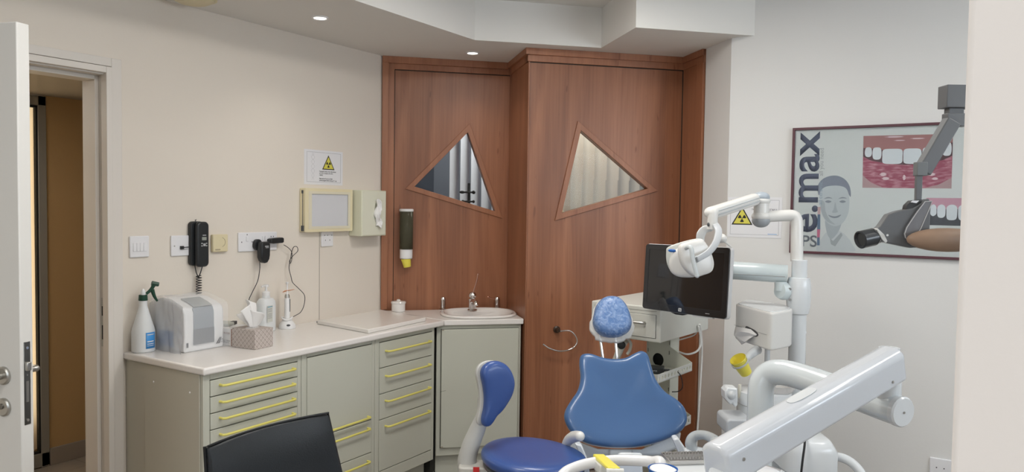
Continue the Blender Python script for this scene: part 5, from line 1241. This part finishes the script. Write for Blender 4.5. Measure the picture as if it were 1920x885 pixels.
obj('cable', MB().tube([P(*z_) for z_ in kk], .0042, n=8, smooth=6), rubber, kb, world=True)

# monitor arm
mk = du
mb = MB(); mb.tube([P(1476, 514, 2.99), P(1374, 507, 3.05), P(1318, 505, 3.22)], .036, n=24); a_m = obj('monitor_arm', mb, mat('arm_bluegrey', (.60, .67, .68), .3, coat=.2), mk, world=True)
mb = MB(); c0_ = P(1376, 513.5, 3.018); c1_ = P(1472, 519, 2.958); mb.tube([c0_, c1_], .0012, n=6); obj('seam', mb, mat('slot_dark2', (.33, .33, .32), .8), a_m, world=True)
mb = MB(); k0 = P(1478, 546, 3.0); k1 = P(1462, 545, 2.98); mb.lathe([(.024, 0), (.034, .004), (.036, .03), (.030, .046), (.0, .052)], k0, (k1-k0).normalized(), n=24); mb.tube([P(1464, 528, 2.99), P(1464, 545, 2.99)], .024, n=16); obj('knuckle', mb, mat('arm_bluegrey', (.60, .67, .68), .3, coat=.2), mk, world=True)

# monitor
TL, TR, BL_ = P(1214.6, 456.7, 3.27), P(1371, 464, 2.93), P(1202.8, 578, 3.27); BR_ = P(1364, 599.7, 2.93)
cm = (TL+TR+BL_+BR_)/4; mu_ = ((TR-TL)+(BR_-BL_)).normalized(); mv_ = ((TL-BL_)+(TR-BR_)); mv_ = (mv_-mu_*mv_.dot(mu_)).normalized(); mn = mu_.cross(mv_)
mw = ((TR-TL).length+(BR_-BL_).length)/2; mh = ((TL-BL_).length+(TR-BR_).length)/2
mo = thing('monitor', 'switched-off black flat-screen monitor with silver edge on the unit arm', 'monitor', cm)
def Mx(): 
    m_ = Matrix.Identity(4)
    for i in range(3): m_[i][0] = mu_[i]; m_[i][1] = -mn[i]; m_[i][2] = mv_[i]
    return m_
mo.rotation_euler = Mx().to_euler()
hw, hh_ = mw/2, mh/2
mb = MB(); mb.prism(roundrect(-hw, hw, -hh_, hh_, .014), (0, .002, 0), (1, 0, 0), (0, 0, 1), (0, .020, 0)); obj('back_shell', mb, mat('silver_plastic', (.60, .60, .60), .35), mo, bevel=.003)
mb = MB(); mb.prism(roundrect(-hw+.001, hw-.004, -hh_+.002, hh_-.002, .012), (0, 0.002, 0), (1, 0, 0), (0, 0, 1), (0, -.006, 0), holes=[[(-hw+.022, -hh_+.030), (hw-.028, -hh_+.030), (hw-.028, hh_-.024), (-hw+.022, hh_-.024)]]); obj('bezel', mb, mat('bezel_black', (.018, .018, .020), .18, coat=.4), mo, bevel=.001)
obj('screen', MB().bb(-hw+.021, hw-.027, -.002, .0015, -hh_+.029, hh_-.023), screen_m, mo, smooth=False)
mb = MB(); mb.prism(roundrect(-.008, .008, 0, .014, .003), (-.012, -.0042, -hh_+.008), (1, 0, 0), (0, 0, 1), (0, -.0006, 0)); bd_ = obj('badge', mb, mat('badge_silver', (.55, .55, .54), .4), mo)
text_mesh('hp', .012, mat('bezel_black', (.018, .018, .02), .2), bd_, 'badge_lettering', (-.0175, -.0052, -hh_+.012), width=.011, thick=.0003)
mb = MB(); mb.bb(.115, .135, -.0046, -.004, -hh_+.013, -hh_+.0145); obj('model_mark', mb, mat('badge_silver', (.5, .5, .5), .4), mo, smooth=False)
mb = MB(); mb.bb(.05, .15, -.002, .012, -hh_-.004, -hh_+.001); obj('button_strip', mb, mat('silver_plastic', (.6, .6, .6), .35), mo, bevel=.001)
mb = MB(); mb.prism([(-.05, 0), (.04, 0), (.015, -.008), (-.02, -.008)], (-.02, .004, -hh_+.001), (1, 0, 0), (0, 0, 1), (0, .012, 0)); obj('speaker_slot', mb, black_m, mo)
mb = MB(); mb.bb(-.06, .06, .022, .055, -.06, .06); obj('mount_plate', mb, unit_grey, mo, bevel=.004)

# ------------------------------------------------------------------ operating lamp on its arms
ol_ = thing('operating_lamp', 'white dental operating lamp on jointed arms above the unit column', 'lamp', (px_, py_, zat(520)))
mb = MB(); mb.lathe([(.029, zat(520)), (.029, zat(487)), (.026, zat(486))], (px_, py_, 0)); mb.ball(P(1502, 509, 2.97), .004); obj('collar', mb, unit_white, ol_, world=True)
T_ = [(1494, 490, 3.0), (1494, 440, 3.0), (1494, 420, 3.0), (1491, 408, 3.0), (1482, 404, 3.0), (1460, 405, 3.0), (1430, 407, 3.0)]
obj('elbow_tube', MB().tube([P(*z_) for z_ in T_], [.024, .024, .024, .0235, .023, .022, .022], n=20, smooth=5), unit_warm, ol_, world=True)
j1, j2 = P(1427, 406, 3.0), P(1427, 374, 3.0)
mb = MB(); mb.ball(j1, .037, (1, 1, .62)); mb.ball(j2+UZ*-.006, .036, (1, 1, .60)); mb.lathe([(.029, 0), (.029, .045)], (j1.x, j1.y, j1.z+.012)); jt = obj('joint', mb, unit_warm, ol_, world=True)
mb = MB(); mb.ball(j1-UZ*.016, .0350, (1, 1, .80)); obj('lower_cap', mb, mat('cap_grey', (.33, .35, .37), .35), jt, world=True)
mb = MB(); mb.ball(j2+UZ*.008, .0335, (1, 1, .68)); obj('upper_cap', mb, mat('cap_bluegrey', (.40, .45, .50), .3), jt, world=True)
e1, e2 = P(1414, 374, 2.98), P(1336, 399, 2.80)
mb = MB(); d_ = (e2-e1).normalized(); sd = d_.cross(UZ).normalized(); uu = sd.cross(d_)
mb.prism(superellipse(.024, .023, 24, 3), e1, sd, uu, e2-e1); ba = obj('spring_arm', mb, unit_warm, ol_, world=True, bevel=.0)
mb = MB()
for o2 in (-.007, .007): mb.tube([e1+uu*o2+sd*.0235*(-1 if sd.dot(CF) > 0 else 1), e2+uu*o2+sd*.0235*(-1 if sd.dot(CF) > 0 else 1)], .003, n=8)
obj('ridge', mb, unit_grey, ba, world=True)
mb = MB(); mb.ball(P(1334, 399, 2.79), .027, (1, 1, .85)); kz = P(1336, 412, 2.78); mb.lathe([(.019, -.035), (.019, .025)], kz); kn = obj('knuckle', mb, unit_warm, ol_, world=True)
mb = MB(); mb.ball(P(1328, 421, 2.765), .0045, (1, 1, 1.7)); obj('release_button', mb, dark_grey, kn, world=True)
def band(pxs, wds, n=5):
    c_ = [P(*z_) for z_ in pxs]; c_, wv = crom(c_, list(wds), n); mb = MB(); A_, B_ = [], []
    for i, p in enumerate(c_):
        t = (c_[min(i+1, len(c_)-1)]-c_[max(i-1, 0)]).normalized(); s_ = t.cross(CF).normalized(); A_.append(p+s_*wv[i]); B_.append(p-s_*wv[i])
    return mb.quadstrip(A_, B_)
obj('yoke', band([(1341, 420, 2.76), (1347, 432, 2.74), (1345, 448, 2.70), (1338, 462, 2.66), (1326, 475, 2.62), (1307, 486, 2.58)], [.011, .013, .013, .012, .011, .009]), mat('yoke_grey', (.50, .52, .54), .35), ol_, world=True, solid=.010, bevel=.003)
obj('yoke', band([(1336, 428, 2.79), (1322, 430, 2.80), (1314, 440, 2.80), (1313, 454, 2.80)], [.010, .014, .016, .014]), mat('yoke_light', (.66, .67, .66), .35), ol_, world=True, solid=.010, bevel=.003)
def lamp_shell(name, pts, D, nrm, front, back, m, e1_=.35, par=None):
    p0 = P(1290, 485, D); q, _ = crom([on_plane(a, b, p0, nrm) for a, b in pts], 0, 4, True)
    return obj(name, MB().pillow(q, nrm, front, back, rings=9, e1=e1_, e2=.8), m, par or ol_, world=True, ang=60)
nl = (-CF+CR*.35+UZ*.1).normalized()
lamp_shell('reflector_rim', [(1253, 463), (1284, 452), (1312, 447), (1316, 455), (1290, 470), (1268, 486), (1262, 508), (1256, 506), (1250, 492), (1249, 474)], 2.74, (-CF-CR*.1).normalized(), .006, .01, mat('rim_pale', (.58, .60, .57), .35))
lamp_shell('reflector_body', [(1258, 478), (1270, 466), (1290, 458), (1316, 456), (1322, 480), (1318, 505), (1305, 518), (1285, 520), (1268, 517), (1257, 508), (1254, 494)], 2.70, (-CF-CR*.25+UZ*-.1).normalized(), .022, .03, unit_warm)
hd_ = lamp_shell('rear_housing', [(1275, 460), (1290, 453), (1312, 448), (1319, 452), (1327, 464), (1334, 480), (1337, 497), (1332, 510), (1318, 516), (1304, 519), (1292, 512), (1281, 498), (1275, 480)], 2.63, nl, .016, .028, unit_warm, .3)
mb = MB(); mb.tube([P(1286, 466, 2.62), P(1290, 463, 2.585), P(1296, 466, 2.57), (P(1299, 485, 2.565)), P(1307, 517, 2.56)], [.007, .0075, .0078, .0078, .0078], smooth=5, n=14); mb.ball(P(1307, 517, 2.56), .0078); obj('grip_handle', mb, mat('grip_pale', (.58, .62, .63), .3), hd_, world=True)
mb = MB(); mb.lathe([(.012, 0), (.009, .016), (0, .017)], P(1306, 486, 2.605), -CF, n=20); obj('pivot', mb, mat('yoke_grey', (.5, .52, .54), .35), hd_, world=True)
obj('blue_lens_edge', MB().ball(P(1260, 470, 2.70), .012, (1.2, .4, .5)), blue_cup, ol_, world=True)
mb = MB(); mb.ball(P(1353, 447, 2.93), .020, (1, 1, .9)); mb.tube([P(1357, 452, 2.93), P(1372, 464, 2.95)], .003, n=8); obj('camera_pod', mb, unit_warm, mk, world=True)

# ------------------------------------------------------------------ delivery arm, tray head
z_a = P(1424, 885, 2.15)
da_ = thing('delivery_arm', 'long white instrument arm rising diagonally in the right foreground', 'arm', (z_a.x, z_a.y, .101))
T_ = [(1424, 1300, 2.15), (1424, 1000, 2.15), (1424, 820, 2.15), (1425, 760, 2.15), (1428, 722, 2.15), (1440, 703, 2.145), (1462, 698, 2.12), (1500, 706, 2.07), (1580, 733, 1.94), (1652, 759, 1.835), (1684, 770, 1.79)]
T3 = [P(*z_) for z_ in T_]; T3[0].z = .101
for i_ in (0, 1, 2, 3): T3[i_].x, T3[i_].y = T3[2].x, T3[2].y
obj('bent_tube', MB().tube(T3, .0355, n=24, smooth=6), mat('arm_white', (.64, .69, .71), .2, coat=.4), da_, world=True)
mb = MB(); ed = (T3[-1]-T3[-2]).normalized(); mb.lathe([(.0365, 0), (.0365, .012), (.033, .016), (0, .016)], T3[-1], ed, n=28); cap_ = obj('end_cap', mb, unit_white, da_, world=True)
mb = MB(); mb.lathe([(.003, 0), (.003, .002)], T3[-1]+ed*.016, ed, n=12); obj('screw', mb, steel, cap_, world=True)
pv = P(1664, 745, 1.82); mb = MB(); mb.lathe([(.029, 0), (.030, .004), (.030, .038), (.026, .040), (.026, .044), (.024, .046), (.022, .075), (.024, .12)], (pv.x, pv.y, pv.z-.0)); obj('swivel_post', mb, unit_white, da_, world=True)
U_, Lw = P(1673, 675, 1.80), P(1340, 868, 1.47)
bd3 = (Lw-U_).normalized(); bs_ = bd3.cross(UZ).normalized(); bu_ = bs_.cross(bd3).normalized()
if bu_.z < 0: bu_ = -bu_
sec = [(-.034, -.044), (.034, -.044), (.034, .022), (.018, .036), (-.018, .036), (-.034, .022)]
mb = MB(); mb.prism(sec, U_, bs_, bu_, Lw-U_); bm_ = obj('beam', mb, mat('beam_white', (.62, .645, .68), .22, coat=.4), da_, bevel=.009, world=True, seg=4)
mb = MB(); mb.ball(U_-bd3*-.022-UZ*.004, .034, (.8, .8, 1)); obj('beam_head', mb, unit_white, bm_, world=True)
fs_ = bs_ if bs_.dot(CF) < 0 else -bs_
mb = MB()
for t_ in (.10, .93): c_ = U_*(1-t_)+Lw*t_+fs_*.0335-bu_*(.026 if t_ < .5 else .0); mb.lathe([(.0035, 0), (.0035, .0022)], c_, fs_, n=12)
obj('screw', mb, steel, bm_, world=True)
c_ = U_*.45+Lw*.55+bu_*.0362; mb = MB(); mb.prism(superellipse(.045, .013, 30, 3), c_, bd3, bs_, bu_*.0015); obj('cover_plate', mb, unit_white, bm_, world=True, bevel=.0006)
# head with instrument tray
zt2 = .985
hd0 = P(1320, 885, 1.58)
de = thing('instrument_tray_table', 'white delivery table with a curved bar handle at the bottom edge', 'table', (hd0.x, hd0.y, zt2-.06))
def W2(px, D, z): 
    p = P(px, 880, D); return Vector((p.x, p.y, z))
pl_ = [W2(1243, 1.755, 0), W2(1390, 1.755, 0), W2(1475, 1.66, 0), W2(1475, 1.28, 0), W2(1205, 1.28, 0), W2(1215, 1.60, 0)]
mb = MB(); mb.prism([(p.x, p.y) for p in pl_], (0, 0, zt2-.055), (1, 0, 0), (0, 1, 0), (0, 0, .05)); obj('table_body', mb, unit_white, de, bevel=.010, world=True, seg=3)
mb = MB(); jn = W2(1352, 1.46, 0); mb.lathe([(.026, zt2-.006), (.026, zt2+.05), (.022, zt2+.06)], (jn.x, jn.y, 0)); obj('arm_mount', mb, unit_white, de, world=True)
hb_ = [W2(1232, 1.50, zt2-.03), P(1240, 873, 1.55), P(1222, 866, 1.58), P(1190, 863.5, 1.60), P(1150, 863.5, 1.61), P(1110, 868, 1.61), P(1080, 876, 1.60), P(1058, 888, 1.58), P(1045, 912, 1.54), P(1060, 945, 1.47), P(1110, 965, 1.42), W2(1215, 1.34, zt2-.03)]
obj('bar_handle', MB().tube(hb_, .0115, n=16, smooth=6), mat('bar_white', (.78, .78, .79), .25), de, world=True)
ycl = thing('yellow_clamp', 'yellow strap clamp gripping the white bar handle', 'clamp', P(1138, 880, 1.58))
y0 = P(1122, 858, 1.63); y1 = P(1152, 884, 1.50); dd_ = (y1-y0).normalized()
mb = MB(); sv = CR; mb.prism([(-.012, 0), (.012, 0), (.012, .008), (-.012, .008)], y0, sv, UZ, y1-y0); obj('strap', mb, mat('clamp_yellow', (.85, .76, .10), .35), ycl, bevel=.002, world=True)
obj('hinge_pin', MB().tube([y1-sv*.016, y1+sv*.018], .006, n=12), mat('clamp_clear', (.66, .66, .62), .3), ycl, world=True)
mb = MB(); mb.prism([(-.014, -.022), (.002, -.022), (.002, .0), (-.014, .0)], y0+CF*0, sv, UZ, (y1-y0)*.55); obj('hinge_block', mb, mat('clamp_clear', (.66, .66, .62), .3), ycl, bevel=.003, world=True)
# blue cup with cotton
bcp = W2(1243, 1.50, zt2-.0045)
bc2 = thing('blue_cup', 'small blue cup filled with white cotton on the delivery table', 'cup', bcp)
mb = MB(); mb.lathe([(.022, 0), (.0285, .053), (.0295, .054), (.0275, .054), (.0215, .004), (0, .004)], cap=False, n=36); mb.lathe([(0, 0), (.024, 0)], cap=False, n=36); obj('shell', mb, blue_cup, bc2)
mb = MB(); mb.pillow([Vector((.0265*math.cos(2*PI*k/30), .0265*math.sin(2*PI*k/30), .049)) for k in range(30)], UZ, .008, .02, rings=7, wr=.004); o = obj('cotton', mb, mat('cotton', (.88, .88, .88), .95), bc2, ang=80)
# cassettes with instruments
def cassette(px, D, w_, d_, ang, lab):
    c_ = W2(px, D, zt2-.0045); r_ = thing('instrument_cassette', lab, 'instrument cassette', c_, yaw+ang, 'steel instrument cassettes on the delivery table')
    mb = MB(); mb.bb(-w_/2, w_/2, -d_/2, d_/2, 0, .002)
    for x_ in (-w_/2, w_/2-.002): mb.bb(x_, x_+.002, -d_/2, d_/2, .002, .010)
    for y_ in (-d_/2, d_/2-.002): mb.bb(-w_/2+.002, w_/2-.002, y_, y_+.002, .002, .010)
    obj('tray', mb, mat('cassette_steel', (.60, .59, .58), .28, metal=.9), r_, bevel=.0005)
    for y_ in (-d_*.28, d_*.28):
        teeth = [(-w_/2+.004, 0)]; nn_ = 13
        for k in range(nn_):
            x_ = -w_/2+.004+(w_-.008)*k/nn_; s_ = (w_-.008)/nn_; teeth += [(x_, .012), (x_+s_*.5, .012), (x_+s_*.5, .006), (x_+s_, .006)]
        teeth += [(w_/2-.004, 0)]
        mb = MB(); mb.prism(teeth, (0, y_, .0022), (1, 0, 0), (0, 0, 1), (0, .002, 0)); obj('toothed_rack', mb, mat('cassette_steel2', (.66, .65, .64), .25, metal=.8), r_, smooth=False)
    return r_
cassette(1287, 1.712, .100, .062, .12, 'steel cassette with toothed racks next to the blue cup')
cassette(1345, 1.700, .034, .050, -.15, 'small steel cassette rack behind the lower end of the white beam')
gb = thing('holder_block', 'grey plastic holder block under the white beam', 'holder', W2(1403, 1.60, zt2-.0045), yaw)
mb = MB(); mb.bb(-.015, .015, -.012, .012, 0, .026); obj('body', mb, unit_grey, gb, bevel=.002)
mb = MB(); mb.bb(-.0125, .0125, -.0128, -.0118, .003, .022); obj('front_recess', mb, mat('recess_grey', (.36, .38, .40), .4), gb, bevel=.001)
ytb = thing('yellow_tip', 'yellow plastic tip peeking out below the white beam', 'tip', W2(1383, 1.60, zt2-.0045), yaw)
mb = MB(); mb.lathe([(.009, 0), (.008, .012), (.003, .024), (0, .025)], n=18); obj('cone', mb, mat('clamp_yellow', (.85, .76, .10), .35), ytb)
pt_ = thing('paper_sheet', 'white tray liner sheet with a wire holder at the bottom right', 'paper', W2(1445, 1.60, zt2-.0045), yaw)
mb = MB(); mb.grid(lambda u, v: Vector((-.028+u*.06, -.05+v*.10, .004+.006*math.sin(u*3)*v)), 10, 8); obj('sheet', mb, paper, pt_, solid=.0006)
obj('wire_clip', MB().tube([(-.034, .030, .003), (-.030, .036, .020), (-.018, .040, .018), (.010, .040, .013), (.035, .036, .006)], .0012, n=8, smooth=5), chrome, pt_)

# ------------------------------------------------------------------ microscope at the right edge
ms = thing('operating_microscope', 'grey jointed arm with microscope head in front of the poster', 'microscope', (-.02, 2.34, 0))
def Qm(px, py, D=2.0): return P(px, py, D)
o_ = P(1800, 180, 2.0); mb = MB()
mb.prism([(-.034, -.030), (.09, -.030), (.09, .030), (-.034, .030)], o_, CR, UZ, CF*.045); obj('arm_block', mb, scope_grey, ms, bevel=.002, world=True)
mb = MB(); mb.prism(roundrect(-.020, .020, -.026, .0, .003), P(1794, 202, 2.01), CR, UZ, CF*.025); mb.prism([(-.026, 0), (.03, 0), (.03, -.034), (-.026, -.034)], P(1796, 212, 2.0), CR, UZ, CF*.03); obj('swivel', mb, scope_grey, ms, bevel=.002, world=True)
a1, a2 = P(1784, 238, 1.985), P(1738, 316, 1.985); dd2 = (a2-a1).normalized(); pp_ = dd2.cross(CF).normalized()
mb = MB(); mb.prism([(-.019, 0), (.019, 0), (.019, .032), (-.019, .032)], a1-dd2*.02, pp_, CF, (a2-a1)+dd2*.03); obj('slanted_arm', mb, scope_grey, ms, bevel=.003, world=True)
mb = MB(); mb.prism([(-.014, .020), (.014, .020), (.014, -.016), (-.014, -.016)], P(1730, 318, 1.98), CR, UZ, CF*.022); obj('lower_block', mb, mat('scope_grey_light', (.155, .165, .168), .4), ms, bevel=.002, world=True)
mb = MB(); mb.prism([(-.008, 0), (.008, 0), (.0075, -.070), (-.0075, -.070)], P(1725, 328, 1.985), CR, UZ, CF*.012); obj('drop_rod', mb, scope_grey, ms, bevel=.002, world=True)
p0 = P(1690, 430, 1.98)
def msh(pts, D=1.98): return [((P(a+4, b, D)-p0).dot(CR), (P(a, b, D)-p0).z) for a, b in pts]
mb = MB(); mb.prism(msh([(1637, 432), (1647, 424), (1662, 402), (1679, 396), (1708, 390), (1737, 372), (1741, 384), (1739, 454), (1722, 464), (1704, 465), (1657, 455), (1651, 452)]), p0, CR, UZ, CF*.028); hd2 = obj('head_body', mb, scope_grey, ms, bevel=.003, world=True)
mb = MB(); mb.prism(msh([(1692, 446), (1690, 438), (1694, 426), (1712, 398), (1727, 378), (1740, 377), (1738, 384), (1720, 428), (1712, 442), (1702, 450)]), p0-CF*.006, CR, UZ, CF*.01); pll = obj('side_plate', mb, mat('scope_plate', (.17, .17, .18), .4), hd2, bevel=.002, world=True)
ring_ = msh([(1692, 446), (1690, 438), (1694, 426), (1712, 398), (1727, 378), (1740, 377), (1738, 384), (1720, 428), (1712, 442), (1702, 450)])
mb = MB(); mb.tube([p0-CF*.0065+CR*a+UZ*b for a, b in ring_], .0012, n=6, closed=True); obj('plate_edge', mb, mat('pale_edge', (.50, .50, .50), .4), pll, world=True)
mb = MB(); mb.prism(msh([(1639, 430), (1641, 428), (1654, 440), (1660, 452), (1657, 456), (1650, 449)]), p0-CF*.002, CR, UZ, CF*.032); obj('white_trim', mb, mat('trim_white', (.66, .66, .64), .4), hd2, bevel=.001, world=True)
mb = MB(); mb.prism(msh([(1697, 385), (1706, 376), (1728, 374), (1708, 395), (1695, 396)]), p0+CF*.004, CR, UZ, CF*.022); fk = obj('rear_fork', mb, mat('scope_black', (.03, .03, .032), .4), hd2, bevel=.002, world=True)
mb = MB(); mb.prism(msh([(1703, 379), (1707, 376), (1718, 376), (1713, 381)]), p0-CF*.001, CR, UZ, CF*.004); obj('index_tag', mb, paper, fk, world=True, smooth=False)
ea, eb = P(1655, 440, 2.01), P(1612, 450, 1.99); ed_ = (eb-ea).normalized()
mb = MB(); mb.lathe([(.017, 0), (.017, .018), (.020, .019), (.020, .030), (.0235, .031), (.0235, (eb-ea).length-.002), (.020, (eb-ea).length), (.017, (eb-ea).length-.006), (0, (eb-ea).length-.006)], ea, ed_, n=28); ey = obj('eyepiece', mb, mat('eyepiece_black', (.035, .038, .042), .22), hd2, world=True)
obj('ring_mark', MB().lathe([(.0205, 0), (.0205, .002)], ea+ed_*.024, ed_, n=28, cap=False), mat('trim_white', (.66, .66, .64), .4), ey, world=True, solid=.0006)
mb = MB(); mb.tube([P(1664, 441, 1.975), P(1664, 441, 1.970)], .003, n=10); obj('screw', mb, steel, hd2, world=True)
mb = MB(); mb.ball(P(1776, 450, 1.96), .031, (3.4, 1.0, 1.0), rot=Matrix.Rotation(yaw, 3, 'Z')); obj('brown_handle', mb, brown_m, hd2, world=True, ang=80)
# its stand, out of sight behind the wall stub
stp = P(1862, 180, 2.05)
mb = MB(); mb.lathe([(.022, .05), (.022, stp.z+.03)], (stp.x, stp.y, 0)); obj('stand_pole', mb, scope_grey, ms, world=True)
mb = MB(); mb.lathe([(.20, .001), (.20, .03), (.05, .055), (0, .055)], (stp.x, stp.y, 0)); obj('stand_base', mb, scope_grey, ms, world=True)
